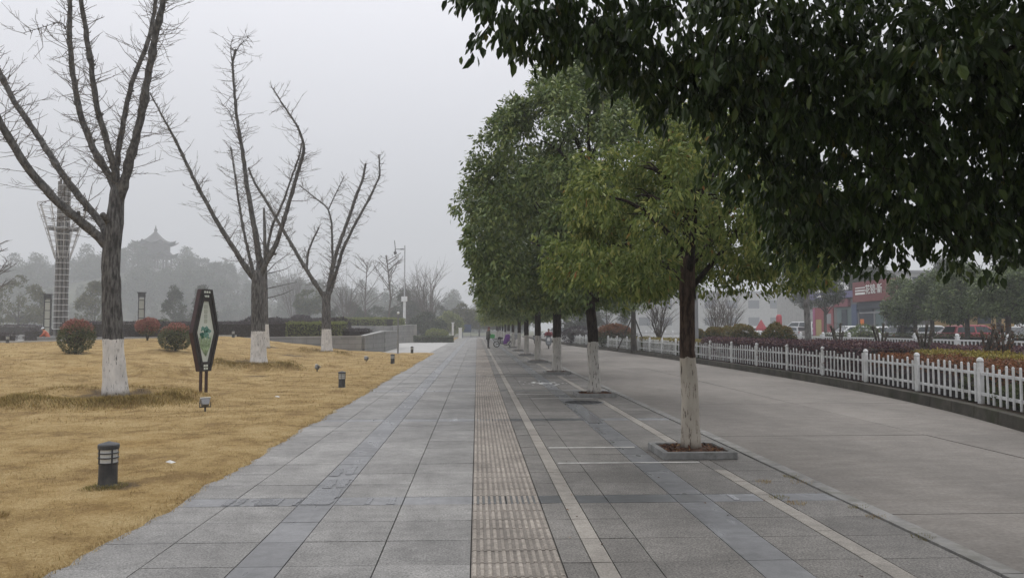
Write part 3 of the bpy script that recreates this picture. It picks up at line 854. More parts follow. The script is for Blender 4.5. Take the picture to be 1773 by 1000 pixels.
# the tall dark green one behind it
tall_prof = [(2.22, 2.2), (2.65, 2.7), (3.3, 2.98), (4.2, 3.0), (5.2, 2.85), (6.0, 2.45), (6.75, 1.8), (7.3, 1.1), (7.8, .4)]
big = camphor('tall dark green tree, second in the row, with a pale whitewashed trunk', ROW_Y[2], 2.90,
        [(0, 0, 0), (.02, 0, .4), (-.03, 0, .9), (-.02, 0, 1.5), (-.09, 0, 2.1), (-.10, 0, 2.9)], [.17, .135, .13, .125, .12, .12],
        tall_prof, 12, M['leaf_mid'], M['camphor_bark_pale'],
        dict(nl=190, rl=.50, ncl=7600, plume=46, per=13, size=.122, spread=.17, droop=.65, shape=4, wr=.42), n_limb=11, r0=.12, cx=-.08, fork=2.3)
third = camphor('dark green tree third in the row, with a straight whitewashed trunk', ROW_Y[3], 2.97,
        [(0, 0, 0), (0, 0, .5), (.0, 0, 1.2), (.01, 0, 2.0), (.0, 0, 2.8)], [.19, .155, .15, .145, .13],
        [(2.25, 2.2), (2.7, 2.75), (3.6, 2.95), (4.8, 2.8), (6.0, 2.5), (7.0, 1.5), (7.5, .5)], 13, M['leaf_mid'], M['camphor_bark_pale'],
        dict(nl=150, rl=.55, ncl=4000, plume=30, per=12, size=.17, spread=.24, droop=.5, shape=4), n_limb=9, r0=.12, fork=2.2)
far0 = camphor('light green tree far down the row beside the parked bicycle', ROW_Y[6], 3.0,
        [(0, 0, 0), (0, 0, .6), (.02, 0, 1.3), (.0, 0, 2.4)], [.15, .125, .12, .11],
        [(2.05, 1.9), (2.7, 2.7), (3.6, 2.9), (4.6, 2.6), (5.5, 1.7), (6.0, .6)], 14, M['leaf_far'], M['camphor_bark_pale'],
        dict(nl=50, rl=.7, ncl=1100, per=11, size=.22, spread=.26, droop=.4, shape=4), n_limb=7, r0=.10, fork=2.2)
ordw = {4: 'fourth', 5: 'fifth', 7: 'seventh', 8: 'eighth', 9: 'ninth', 10: 'tenth', 11: 'eleventh', 12: 'twelfth', 13: 'thirteenth'}
for k in (4, 5): dup(third, (RX(ROW_Y[k]), ROW_Y[k], .03), 1.9 * k, 'evergreen tree with whitewashed trunk, %s from the near end of the row' % ordw[k], .98 - .05 * (k - 4))
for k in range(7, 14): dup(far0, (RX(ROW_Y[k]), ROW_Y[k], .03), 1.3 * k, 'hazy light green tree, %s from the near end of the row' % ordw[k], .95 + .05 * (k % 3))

# the big one beside the camera whose branches hang into the picture
g = np.random.default_rng(33); rng = random.Random(33)
T0 = Vector((2.85, 1.2, .03))
root = thing('camphor_tree', 'huge dark overhanging tree whose leafy branches fill the upper right corner', 'tree', T0, group='evergreen trees in the pavement')
tp, tr = resample([Vector(p) for p in [(0, 0, 0), (.02, 0, .6), (0, .02, 1.4), (-.02, .05, 2.4), (0, .1, 3.2)]], [.22, .175, .165, .16, .14], .12)
MB().tube(tp, tr, n=16, jit=.045, rng=rng).build('trunk', M['camphor_bark'], root, smooth=True)
LUMPS = []
def lump(px, py, Y, r): LUMPS.append((at(px, py, Y), r))
FRN, SEC = 58, 44
# lower fringe from left to right, each clump at its own distance
for q in [(842, -30, 4.3, .20), (880, 18, 4.4, .20), (925, 28, 4.5, .22), (970, 40, 4.6, .22), (1015, 45, 4.7, .26), (1075, 90, 4.8, .26), (1130, 120, 4.8, .26), (1190, 125, 4.8, .28), (1235, 140, 4.7, .28), (1060, -10, 4.5, .34), (960, -60, 4.2, .30), (1160, 35, 4.5, .38),
          (1270, 95, 4.6, .40), (1285, 190, 4.8, .30), (1320, 250, 5.0, .32), (1355, 320, 5.2, .30), (1260, 10, 4.3, .42), (1370, 180, 4.8, .46), (1395, 350, 5.4, .26), (1440, 380, 5.5, .28), (1500, 392, 5.4, .28), (1570, 385, 5.3, .30), (1640, 375, 5.4, .30), (1700, 365, 5.2, .32), (1770, 370, 5.3, .32),
          (1450, 300, 5.1, .46), (1540, 310, 5.1, .5), (1640, 310, 5.1, .5), (1740, 300, 5.1, .5), (1420, 120, 4.7, .5), (1520, 190, 4.8, .52), (1620, 180, 4.8, .55), (1720, 180, 4.8, .55), (1380, 30, 4.4, .48), (1500, 60, 4.5, .52), (1620, 60, 4.5, .55), (1740, 60, 4.5, .55),
          (1840, 390, 5.2, .45), (1850, 260, 5.0, .55), (1850, 100, 4.6, .6), (1950, 330, 5.0, .55), (1960, 150, 4.6, .6)]: lump(*q)
nfr = len(LUMPS)
# second layer further in, and the rest of the crown
for _ in range(40):
    X = rng.uniform(1.6, 5.0); Yv = rng.uniform(2.4, 4.3); Zv = rng.uniform(2.8, 6.0)
    if (X - 2.85) ** 2 / 16 + (Yv - 1.2) ** 2 / 14 < 1 and (Zv - 1.6) / Yv > .30 + .34 * max(0, 1.0 - X / Yv / .55): LUMPS.append((Vector((X, Yv, Zv)), rng.uniform(.45, .7)))
for _ in range(60):
    a = rng.uniform(0, 6.283); r = 3.7 * rng.random() ** .5; X = 2.85 + r * math.cos(a); Yv = 1.2 + r * math.sin(a)
    Zv = rng.uniform(4.4, 7.6) - .35 * max(0, r - 2)
    LUMPS.append((Vector((X, Yv, Zv)), rng.uniform(.6, .95)))
for _ in range(22):
    a = rng.uniform(0, 6.283); r = rng.uniform(2.4, 3.6); X = 2.85 + r * math.cos(a); Yv = 1.2 + r * math.sin(a)
    if Yv < 1.6 and X > 1.4: LUMPS.append((Vector((X, Yv, rng.uniform(2.6, 4.2))), rng.uniform(.45, .7)))
PV = []; PF = []; off = 0; spr = MB()
for i, (c, r) in enumerate(LUMPS):
    fr = i < nfr
    inview = c.y > 2.4
    per, size = (9, .076) if inview else (9, .15)
    n = int((FRN if fr else (SEC if inview else 60)) * (r / .45) ** 2.0)
    d = rdir(g, n); rad = r * g.random(n) ** .5
    C = np.array(c - T0) + d * rad[:, None] * np.array([1, 1, .85])
    O = unit(d + np.array([0, 0, -.2]))
    if fr:                                                            # drooping sprays that break the lower outline
        for _ in range(int(6.5 * (r / .3))):
            a = rng.uniform(0, 6.283); e_ = rng.uniform(-.9, .25); st = Vector((math.cos(a) * math.cos(e_), math.sin(a) * math.cos(e_), math.sin(e_)))
            L = r * rng.uniform(.25, .75); p0 = c - T0 + st * r * .75; p1 = p0 + st * L * .6 + Vector((0, 0, -.15 * L)); p2 = p1 + (st + Vector((0, 0, -.9))).normalized() * L * .5
            spr.tube([p0, p1, p2], [.004, .003, .0015], n=4, caps=False)
            m_ = 3
            C = np.concatenate([C, np.array([p0.lerp(p1, .5), p1, p2])]); O = np.concatenate([O, np.array([[st.x, st.y, -.4]] * 3)])
    V, F = clusters(g, C, O, per, size, .085 if inview else .2, 1.25 if fr else .7, 6 if inview else 4, .46)
    PV.append(V); PF.append(F + off); off += len(V)
PFq = np.concatenate(PF)
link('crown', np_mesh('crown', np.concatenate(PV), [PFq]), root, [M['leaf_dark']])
tag(spr.build('twigs', M['camphor_limb'], root), kind='stuff')
# limbs that carry it
lbs = [[(0, .1, 3.0), (-.5, .9, 3.5), (-1.1, 2.0, 3.8), (-1.7, 2.9, 3.75), (-2.0, 3.2, 3.6)], [(0, .1, 2.6), (-.2, 1.0, 3.2), (-.5, 1.8, 3.5), (-.8, 2.4, 3.7)], [(0, .1, 2.4), (.1, 1.3, 2.9), (.0, 2.2, 3.1), (-.1, 2.9, 3.0)],
       [(0, .1, 2.7), (.6, 1.2, 3.2), (.9, 2.2, 3.3), (.9, 2.9, 3.2)], [(0, .1, 3.0), (.2, .6, 4.2), (.1, 1.0, 5.6), (.3, .8, 7.0)], [(0, .1, 3.0), (.9, -.2, 3.9), (1.9, -.8, 4.6), (2.8, -1.2, 4.9)],
       [(0, .1, 2.9), (-.9, -.4, 3.8), (-1.8, -1.0, 4.5), (-2.6, -1.4, 4.6)], [(0, .1, 3.2), (-.8, 1.4, 4.4), (-1.4, 2.2, 5.0)], [(0, .1, 3.1), (.8, 1.5, 4.1), (1.6, 2.4, 4.4)]]
for L in lbs:
    l2, r2 = resample([Vector(p) for p in L], [.06 - .052 * k / (len(L) - 1) for k in range(len(L))], .18)
    lb = MB().tube(l2, r2, n=8, jit=.06, rng=rng)
    for _ in range(4):
        i = rng.randint(3, len(l2) - 1); v = Vector((rng.uniform(-1, 1), rng.uniform(-1, 1), rng.uniform(-.1, .6))).normalized() * rng.uniform(.25, .5)
        lb.tube([l2[i], l2[i] + v * .5 + Vector((0, 0, .06)), l2[i] + v], [.010, .007, .003], n=5)
    lb.build('limb', M['camphor_limb'], root, smooth=True)

# stone squares round the trunks
pl = thing('tree_surround', 'grey stone square with bark mulch round the small yellow-green tree', 'tree surround', (RX(ROW_Y[1]), ROW_Y[1], 0), group='stone squares round the tree trunks')
M['surround'] = surf('surround_granite', (0.215, 0.215, 0.208), 0.2, 6, 0.75, bump=0.15, dirt=(0.085, 0.085, 0.075), isl=0.1)
M['mulch'] = surf('mulch', (0.075, 0.040, 0.025), 0.5, 22, 0.95, bump=1.0, bscale=60)
kb = MB()
for (cx_, cy_, dx, dy) in ((0, -.40, .92, .08), (0, .40, .92, .08), (-.42, 0, .08, .714), (.42, 0, .08, .714)): kb.box((cx_, cy_, .045), (dx, dy, .09))
kb.build('kerb_frame', M['surround'], pl, bevel=.008)
g = np.random.default_rng(3)
xx, yy_ = np.meshgrid(np.linspace(-.379, .379, 22), np.linspace(-.359, .359, 22))
zz = .045 + .025 * noise2(xx * 9 + 3, yy_ * 9 + 5, 2) + .05 * np.exp(-(np.hypot(xx, yy_) / .2) ** 2)
idx = np.arange(484).reshape(22, 22)
me = np_mesh('soil', np.stack([xx.ravel(), yy_.ravel(), zz.ravel()], 1), [np.stack([idx[:-1, :-1].ravel(), idx[:-1, 1:].ravel(), idx[1:, 1:].ravel(), idx[1:, :-1].ravel()], 1)], smooth=True)
link('soil', me, pl, [M['mulch']])
n = 420
P = np.stack([g.uniform(-.36, .36, n), g.uniform(-.34, .34, n), g.uniform(.06, .085, n)], 1)
D = rdir(g, n) * np.array([1, 1, .25]); Nn = np.array([0, 0, 1.]) + rdir(g, n) * .35
V, F = leaves_np(P, D, Nn, g.uniform(.035, .075, n), .028, 6)
lm = NM('fallen_leaf').set(0.8, 0.2); lm.color(lm.ramp(lm.island(), [(0, (0.05, 0.022, 0.012)), (0.5, (0.12, 0.05, 0.025)), (0.85, (0.19, 0.09, 0.04)), (1, (0.30, 0.2, 0.1))])); M['dead_leaf'] = lm.m
tag(link('mulch', np_mesh('litter', V, [F]), pl, [M['dead_leaf']]), kind='stuff')
for k in (0, *range(2, 14)):
    dup(pl, (RX(ROW_Y[k]), ROW_Y[k], 0), 0, {0: 'stone square at the foot of the huge overhanging tree', 2: 'stone square round the tall dark green tree', 3: 'stone square round the third tree of the row'}.get(k) or 'stone square round the %s tree of the row' % ({6: 'sixth'} | ordw)[k], None)
# ------------------------------------------------------------------ white picket fence along the bed
M['pvc'] = surf('white_pvc', (0.66, 0.67, 0.67), 0.08, 5, 0.45, spec=0.4, bump=0, dirt=(0.40, 0.40, 0.38))
M['pvc_far'] = surf('white_rail_paint', (0.70, 0.71, 0.71), 0.05, 3, 0.5, bump=0)
fence = thing('picket_fence', 'white plastic picket fence with round-capped posts on the mossy kerb', 'fence', (KX(14.4) + .32, 14.4, .185))
FO = Vector((KX(14.4) + .32, 14.4, .185))
def fpt(Y): return Vector((KX(Y) + .32, Y, .185))
fy = [14.35]
while fy[0] > 8.5: fy.insert(0, fy[0] - 2.9)
while fy[-1] < 118: fy.append(fy[-1] + 2.95)
rng = random.Random(6)
for Y in fy:
    p = fpt(Y) - FO
    a = MB().box((p.x, p.y, .39), (.088, .088, .78), rz=.1)
    a.lathe([(.05, 0), (.064, .012), (.064, .032), (.054, .055), (.04, .078), (.0, .092)], (p.x, p.y, .78), 12)
    a.build('post', M['pvc'], fence, bevel=.008)
def picket_panel(ya, yb):
    a = fpt(ya) - FO; b = fpt(yb) - FO; d = (b - a); L = d.length; t = d / L; q = math.atan2(t.y, t.x)
    mb = MB(); s0 = a + t * .06; s1 = b - t * .06
    for z in (.19, .57): mb.bar(s0 + Vector((0, 0, z)), s1 + Vector((0, 0, z)), .03, .055)
    nrm = Vector((-t.y, t.x, 0))
    for k in range(11):
        c = a + t * (L * (k + .5) / 11 + rng.uniform(-.012, .012)) + nrm * .032
        if rng.random() < .03: continue
        capped = rng.random() < .62
        top = .74 if capped else .69; lean = rng.uniform(-.03, .03)
        m_ = Matrix.Rotation(q, 3, 'Z') @ Matrix.Rotation(lean, 3, 'Y')
        mb.box(c + Vector((0, 0, (top + .03) / 2)), (.052, .026, top - .03), M=m_)
        if capped: mb.box(c + m_ @ Vector((0, 0, (top - .03) / 2 + .011)) + Vector((0, 0, (top + .03) / 2)), (.056, .03, .022), M=m_, taper=.45)
    return mb
for k in range(len(fy) - 1):
    picket_panel(fy[k], fy[k + 1]).build('picket_panel', M['pvc'], fence)

# white road railing beyond the bed
rail = thing('road_railing', 'white road railing with upright bars and round post caps beyond the hedge', 'railing', (18, 26.4, -.06))
rys = [25.7 + 2.84 * k for k in range(-5, 24)]
for Y in rys:
    y = Y - 26.4
    a = MB().box((0, y, .66), (.12, .12, 1.32))
    a.box((0, y, 1.335), (.16, .16, .03)); a.lathe([(.05, 0), (.075, .04), (.06, .09), (.0, .115)], (0, y, 1.35), 10)
    a.build('post', M['pvc_far'], rail)
for k in range(len(rys) - 1):
    y0, y1 = rys[k] - 26.4, rys[k + 1] - 26.4
    a = MB()
    a.box((0, (y0 + y1) / 2, 1.21), (.06, y1 - y0 - .12, .06)); a.box((0, (y0 + y1) / 2, .2), (.05, y1 - y0 - .12, .05))
    for j in range(12): a.box((0, y0 + (y1 - y0) * (j + .75) / 12.5, .70), (.035, .035, .96))
    a.build('railing_panel', M['pvc_far'], rail)

# ------------------------------------------------------------------ hedges and shrubs
M['stems'] = surf('hedge_stems', (0.035, 0.030, 0.024), 0.4, 12, 0.95, bump=0.6)
M['plum'] = leaf_mat('plum_leaf', [(0.0, (0.030, 0.015, 0.020)), (0.5, (0.075, 0.034, 0.045)), (0.85, (0.13, 0.062, 0.068)), (0.96, (0.19, 0.10, 0.06)), (1.0, (0.34, 0.25, 0.22))], 0.6, 0.2)
M['plum_dark'] = leaf_mat('dark_plum_leaf', [(0.0, (0.022, 0.018, 0.020)), (0.6, (0.046, 0.036, 0.042)), (1.0, (0.085, 0.06, 0.068))], 0.65, 0.15)
M['hedge_yellow'] = leaf_mat('golden_leaf', [(0.0, (0.12, 0.105, 0.022)), (0.5, (0.24, 0.20, 0.036)), (0.9, (0.36, 0.29, 0.055)), (1.0, (0.2, 0.09, 0.03))], 0.6, 0.25)
M['hedge_rust'] = leaf_mat('rust_leaf', [(0.0, (0.08, 0.045, 0.02)), (0.5, (0.17, 0.065, 0.028)), (0.9, (0.27, 0.10, 0.036)), (1.0, (0.12, 0.12, 0.035))], 0.6, 0.25)
M['hedge_green'] = leaf_mat('hedge_leaf', [(0.0, (0.030, 0.042, 0.018)), (0.5, (0.058, 0.078, 0.028)), (0.9, (0.10, 0.12, 0.04)), (1.0, (0.17, 0.17, 0.055))], 0.5, 0.22)
M['hedge_lime'] = leaf_mat('lime_leaf', [(0.0, (0.10, 0.125, 0.035)), (0.5, (0.165, 0.195, 0.055)), (1.0, (0.26, 0.28, 0.09))], 0.6, 0.25)
M['photinia'] = leaf_mat('photinia_leaf', [(0.0, (0.19, 0.070, 0.060)), (0.5, (0.34, 0.13, 0.11)), (0.8, (0.45, 0.21, 0.17)), (1.0, (0.18, 0.17, 0.08))], 0.5, 0.25)

def hedge(name, label, path, w, z0, z1, mt, n, size, seed, cat='hedge', wob=.05, group=None, per=1):
    """path: centre line [(x,y)], width w"""
    g = np.random.default_rng(seed)
    pts = np.array(path, float); seg = np.diff(pts, axis=0); L = np.hypot(seg[:, 0], seg[:, 1]); cum = np.concatenate([[0], np.cumsum(L)])
    c0 = pts.mean(0)
    root = thing(name, label, cat, (c0[0], c0[1], z0), group=group)
    def pos(s):
        i = np.clip(np.searchsorted(cum, s, 'right') - 1, 0, len(L) - 1); t = (s - cum[i]) / L[i]
        p = pts[i] + seg[i] * t[:, None]; d = seg[i] / L[i][:, None]; return p, np.stack([d[:, 1], -d[:, 0]], 1)
    h = z1 - z0
    s = g.uniform(0, cum[-1], n); face = g.random(n); v = g.random(n)
    tot = w + 2 * h; top = face < w / tot
    sgn = np.where(face < (w + h) / tot, -1, 1)
    u = np.where(top, g.uniform(-.5, .5, n), sgn * .5)
    zz = np.where(top, 1.0, v)
    e0 = g.random(n) < .06
    s = np.where(e0 & (g.random(n) < .5), .05, np.where(e0, cum[-1] - .05, s)); u = np.where(e0, g.uniform(-.5, .5, n), u); zz = np.where(e0, v, zz)
    p, nr = pos(s)
    bumpy = 1 + .6 * (noise2(s * 1.3, u * 2 + zz * 2, seed) - .5)
    off = g.uniform(-.11, .03, n) + wob * (bumpy - 1) * 2
    x = p[:, 0] + nr[:, 0] * (u * (w - .1) + np.where(top, 0, sgn * off)); y = p[:, 1] + nr[:, 1] * (u * (w - .1) + np.where(top, 0, sgn * off))
    z = zz * (h - .03) + np.where(top, off + wob * 2.2 * (noise2(x * 1.7, y * 1.7, seed + 3) - .5), g.uniform(-.02, .02, n)) * np.minimum(1, zz * 3)
    P = np.stack([x - c0[0], y - c0[1], z], 1)
    out = np.stack([np.where(top, 0, nr[:, 0] * sgn), np.where(top, 0, nr[:, 1] * sgn), np.where(top, 1, .3)], 1)
    D = unit(out * .7 + rdir(g, n) * .9); Nn = unit(out + rdir(g, n) * .8)
    V, F = leaves_np(P, D, Nn, size * g.uniform(.6, 1.3, n), size * .5, 4)
    link('foliage', np_mesh('foliage', V, [F]), root, [mt])
    mb = MB(); m_ = max(2, int(cum[-1] / 1.5)); ss = np.linspace(.12, cum[-1] - .12, m_); p, nr = pos(ss); hw = max(w / 2 - .13, .04)
    VV = []; FF = []
    for i in range(m_):
        for sx_, z_ in ((-1, .02), (1, .02), (1, h - .14), (-1, h - .14)): VV.append((p[i, 0] - c0[0] + nr[i, 0] * hw * sx_, p[i, 1] - c0[1] + nr[i, 1] * hw * sx_, z_))
    for i in range(m_ - 1):
        for k in range(4): FF.append((i * 4 + k, i * 4 + (k + 1) % 4, i * 4 + 4 + (k + 1) % 4, i * 4 + 4 + k))
    FF += [(0, 1, 2, 3), tuple(range(4 * m_ - 1, 4 * m_ - 5, -1))]
    mb.add(VV, FF); mb.build('stems', M['stems'], root)
    return root
def curve(y0, y1, off, step=1.0): return [(KX(y) + off, y) for y in np.linspace(y0, y1, max(2, int((y1 - y0) / step) + 1))]

hedge('plum_hedge', 'clipped plum-red hedge pushing through the middle of the picket fence', curve(20.4, 36.5, 1.03), 1.45, .15, 1.15, M['plum'], 46000, .075, 41)
hedge('plum_hedge', 'broad plum hedge in front of the white road railing', [(14.6, 10), (14.9, 44)], 3.2, .15, 1.04, M['plum'], 62000, .085, 42)
hedge('golden_hedge', 'golden yellow hedge band between the rust and plum bands', [(10.4, 9.5), (11.6, 14), (12.2, 18.5), (12.1, 24.5)], 1.25, .15, 1.0, M['hedge_yellow'], 24000, .07, 43)
hedge('rust_hedge', 'low rust-red hedge band right behind the picket fence', [(9.0, 9.5), (10.3, 13), (10.95, 17), (11.15, 20.5)], 1.35, .15, .93, M['hedge_rust'], 22000, .07, 44)
hedge('dark_hedge', 'dark leafy hedge seen between the nearer white pickets', curve(15.3, 21.5, .62), .42, .15, .62, M['plum_dark'], 6000, .055, 45)
hedge('golden_hedge', 'bright yellow-green hedge top behind the far pickets', curve(37, 53, 1.15), 1.3, .15, 1.02, M['hedge_yellow'], 10000, .07, 46)
hedge('leafy_hedge', 'thin grey-green hedge growing through the far pickets', curve(37, 76, .50), .42, .15, .78, M['hedge_green'], 11000, .085, 47)
hedge('dark_hedge', 'long dark hedge at the far end of the picket fence', curve(60, 104, 2.2, 3), 1.8, .15, 1.15, M['plum_dark'], 9000, .13, 48)

def bush(name, label, p, r, h, mt, n, size, seed, cat='shrub', lift=.0, group=None, top=None, tmat=None, stem=True, shape=4):
    """rounded shrub: r radius, h height"""
    g = np.random.default_rng(seed); rng = random.Random(seed)
    root = thing(name, label, cat, p, group=group)
    d = rdir(g, n); d[:, 2] = np.abs(d[:, 2]) * np.where(g.random(n) < .64, 1, -.9)
    k = .80 + .20 * g.random(n) ** .6; k = k * (1 + .34 * (noise2(d[:, 0] * 3 + seed, d[:, 1] * 3 + d[:, 2] * 2, seed) - .5))
    cz = lift + (h - lift) * .48
    P = np.stack([d[:, 0] * r * k, d[:, 1] * r * k, cz + d[:, 2] * (h - cz) * k], 1)
    P[:, 2] = np.maximum(P[:, 2], .03)
    D = unit(d * .7 + rdir(g, n) * .8 + np.array([0, 0, .2])); Nn = unit(d + rdir(g, n) * .8)
    sz = size * g.uniform(.6, 1.3, n)
    if top is not None:
        sel = P[:, 2] > h * top + .22 * h * (noise2(P[:, 0] * 6 / r, P[:, 1] * 6 / r, seed) - .5) + .30 * h * (g.random(n) - .5)
        for nm, s_, mm in (('foliage', ~sel, mt), ('red_tips', sel, tmat)):
            V, F = leaves_np(P[s_], D[s_], Nn[s_], sz[s_], sz[s_] * .45, shape); link(nm, np_mesh(nm, V, [F]), root, [mm])
    else:
        V, F = leaves_np(P, D, Nn, sz, sz * .5, shape); link('foliage', np_mesh('foliage', V, [F]), root, [mt])
    sb = MB()
    for j in range(7):
        a = rng.uniform(0, 6.283); q = rng.uniform(.3, .75) * r
        sb.tube([(rng.uniform(-.04, .04), rng.uniform(-.04, .04), 0), (q * .4 * math.cos(a), q * .4 * math.sin(a), cz * .6), (q * math.cos(a), q * math.sin(a), cz + (h - cz) * .4)], [.02 * max(1, r), .015 * max(1, r), .007], n=5)
    sb.ball((0, 0, cz), (r * .62, r * .62, (h - cz) * .62), 10, 6)
    sb.build('stems', M['stems'], root)
    return root
def pbush(name, label, px, py_base, Y, r, h, mt, n, size, seed, z=None, **kw):
    p = at(px, py_base, Y); zz = p.z if z is None else z
    return bush(name, label, (p.x, Y, zz), r, h, mt, n, size, seed, **kw)

gb = 'clipped round bushes behind the plum hedge'
M['ball_leaf'] = leaf_mat('ball_bush_leaf', [(0.0, (0.022, 0.032, 0.014)), (0.6, (0.050, 0.064, 0.022)), (0.93, (0.09, 0.10, 0.03)), (1.0, (0.20, 0.10, 0.03))], 0.55, 0.2)
M['ball_tip'] = leaf_mat('ball_bush_tip', [(0.0, (0.08, 0.082, 0.022)), (0.6, (0.16, 0.14, 0.032)), (1.0, (0.25, 0.13, 0.035))], 0.55, 0.25)
for (px, Y, r, h, lab) in [(1345, 35, .80, 1.62, 'largest round bush with orange tips, rightmost behind the plum hedge'), (1287, 39, .80, 1.60, 'round bush with yellow tips, middle of the three big ones behind the plum hedge'),
                           (1237, 44, .72, 1.50, 'round dark green bush just right of the near tree trunk'), (1262, 47, .9, 1.55, 'brownish round bush peeping between two greener ones'), (1203, 50, .75, 1.45, 'pale green round bush touching the near tree trunk')]:
    p = at(px, 590, Y); bush('round_bush', lab, (p.x, Y, .15), r, h, M['ball_leaf'], 11000, .085, int(px), group=gb, top=.72, tmat=M['ball_tip'])
p = at(1066, 585, 60); bush('round_bush', 'wide rust-topped round shrub left of the propped tree', (p.x, 60, .15), 1.5, 1.75, M['hedge_green'], 11000, .13, 61, top=.6, tmat=M['hedge_rust'])
p = at(1000, 585, 74); bush('round_bush', 'dark wide shrub at the far end of the picket fence', (p.x, 74, .15), 1.6, 1.6, M['plum_dark'], 3000, .14, 62)
# leafy plants in front of the nearest pickets
for i, (Y, o_, h) in enumerate([(11.6, .75, .45), (12.2, .62, .55), (12.9, .66, .50), (13.5, .62, .42), (15.0, .6, .55), (12.5, .95, .5), (14.2, .75, .35)]):
    bush('bedding_plant', ['bushy green plant behind the rightmost white pickets', 'green plant poking between the rightmost pickets', 'low green plant two steps left of the frame edge behind the fence', 'small leafy plant at the foot of the nearest fence post', 'leafy green sprig behind pickets left of the nearest post', 'green plant half hidden at the rear behind the rightmost pickets', 'lowest leafy plant close behind the nearest fence post'][i],
         (KX(Y) + o_, Y, .15), .34, h, M['hedge_green'], 420, .075, 70 + i, cat='plant', group='leafy plants behind the nearest pickets', shape=6)

# pruned shrubs with bare stubs
M['stub'] = bark_mat('stub_bark', (0.03, 0.026, 0.022), (0.14, 0.125, 0.105), None, sc_=(8, 8, 3))
for i, (px, Y, ht, lab) in enumerate([(1452, 27, 1.78, 'Y-shaped pruned bare shrub near the tree trunk, left of the other stubs'), (1526, 25, 1.76, 'pruned bare shrub with one stub bent left, below the dark red shop sign'), (1600, 22, 1.72, 'pruned shrub of thin leaning sticks below the round green trees'),
                                      (1712, 19, 1.72, 'pruned shrub with a thick bundle of upright stubs before the red car'), (1735, 18.2, 1.70, 'pruned shrub with dry curled leaves, rightmost of the stubs')]):
    rng = random.Random(90 + i); p = at(px, 600, Y)
    root = thing('pruned_shrub', lab, 'shrub', (p.x, Y, .15), group='pruned bare shrubs in the hedge')
    tb = MB(); h = ht - .15
    forks = [(-.30, .95), (-.14, .9), (.26, .82), (.05, 1.0)] if i < 2 else [(-.22, .9), (.24, .9), (.08, 1.0), (-.05, .8), (.32, .75)]
    for q, (dx, f) in enumerate(forks):
        top = Vector((dx + rng.uniform(-.04, .04), rng.uniform(-.15, .15), h * f)); m_ = Vector((dx * .35, rng.uniform(-.05, .05), h * .55))
        l2, r2 = resample([Vector((rng.uniform(-.04, .04), 0, -.02)), m_, top], [.045, .036, .028], .1)
        r2[-1] *= 1.5; r2[-2] *= 1.35
        tb.tube(l2, r2, n=7, jit=.1, rng=rng)
        for _ in range(3):
            v = Vector((rng.uniform(-1, 1), rng.uniform(-1, 1), rng.uniform(.1, 1))).normalized() * rng.uniform(.08, .3)
            tb.tube([l2[-2], l2[-2] + v], [.009, .005], n=4)
    tb.build('branches', M['stub'], root, smooth=True)
    g = np.random.default_rng(90 + i); n = 60 if i < 4 else 240
    P = np.stack([g.uniform(-.35, .35, n), g.uniform(-.3, .3, n), h * g.uniform(.45, 1.0, n)], 1)
    V, F = leaves_np(P, rdir(g, n), rdir(g, n), g.uniform(.03, .07, n), .03, 6)
    link('leaves', np_mesh('leaves', V, [F]), root, [M['dead_leaf'] if i in (3, 4) else M['hedge_green']])

# red-tipped shrubs on the lawn
gp = 'red-tipped shrubs on the lawn'
M['shrub_leaf'] = leaf_mat('shrub_leaf', [(0.0, (0.045, 0.06, 0.025)), (0.5, (0.088, 0.108, 0.042)), (0.9, (0.15, 0.165, 0.07)), (1.0, (0.22, 0.14, 0.08))], 0.55, 0.22)
for (px, pyb, Y, r, h, lab) in [(131, 618, 30.5, .58, 1.28, 'round green shrub with a red top, left of the largest bare tree'), (304, 606, 34.5, .68, 1.12, 'red-tipped shrub just left of the lozenge sign'), (255, 597, 40, .52, 1.12, 'smallest red-leaved shrub, on a visible stem, right of the largest tree')]:
    p = at(px, pyb, Y); z = zlf(p.x, Y)
    bush('red_tipped_shrub', lab, (p.x, Y, z), r, h, M['shrub_leaf'], 6000, .075, int(px), group=gp, lift=.02 if px != 255 else .3, top=.80 if px == 131 else (.84 if px == 304 else .45), tmat=M['photinia'])

# ------------------------------------------------------------------ lamps and lights on the lawn
M['dark_metal'] = surf('dark_painted_metal', (0.045, 0.047, 0.050), 0.3, 5, 0.5, spec=0.4, bump=0.1, dirt=(0.11, 0.105, 0.095))
M['lamp_glass'] = surf('frosted_lamp_glass', (0.55, 0.56, 0.54), 0.1, 6, 0.35, spec=0.5, bump=0)
M['grey_metal'] = surf('grey_metal', (0.22, 0.225, 0.23), 0.15, 5, 0.45, metal=0.3, bump=0)
gbol = 'dark bollard lights along the lawn edge'
def bollard(label, x, y, z):
    root = thing('bollard_light', label, 'bollard light', (x, y, z), group=gbol, rz=.3)
    MB().lathe([(.112, 0), (.112, .02), (.103, .025), (.101, .232), (.108, .236), (.108, .248)], n=24).build('body', M['dark_metal'], root)
    MB().lathe([(.097, .248), (.097, .392)], n=24).build('lamp_glass', M['lamp_glass'], root, smooth=False)
    cg = MB()
    for zz in (.296, .344, .388): cg.lathe([(.095, zz - .005), (.113, zz - .005), (.113, zz + .005), (.095, zz + .005)], n=24)
    for k in range(4):
        a = k * math.pi / 2 + .5; cg.box((.103 * math.cos(a), .103 * math.sin(a), .32), (.012, .014, .144), rz=a)
    cg.build('cage', M['dark_metal'], root)
    MB().lathe([(.116, .392), (.116, .425), (.106, .435), (.0, .462)], n=24).build('cap', M['dark_metal'], root)
    return root
b0 = bollard('dark bollard light with a grassy foot, nearest the camera on the lawn', -3.66, 8.0, zlf(-3.66, 8.0) - .01); b0.scale = (.86, .86, .97)
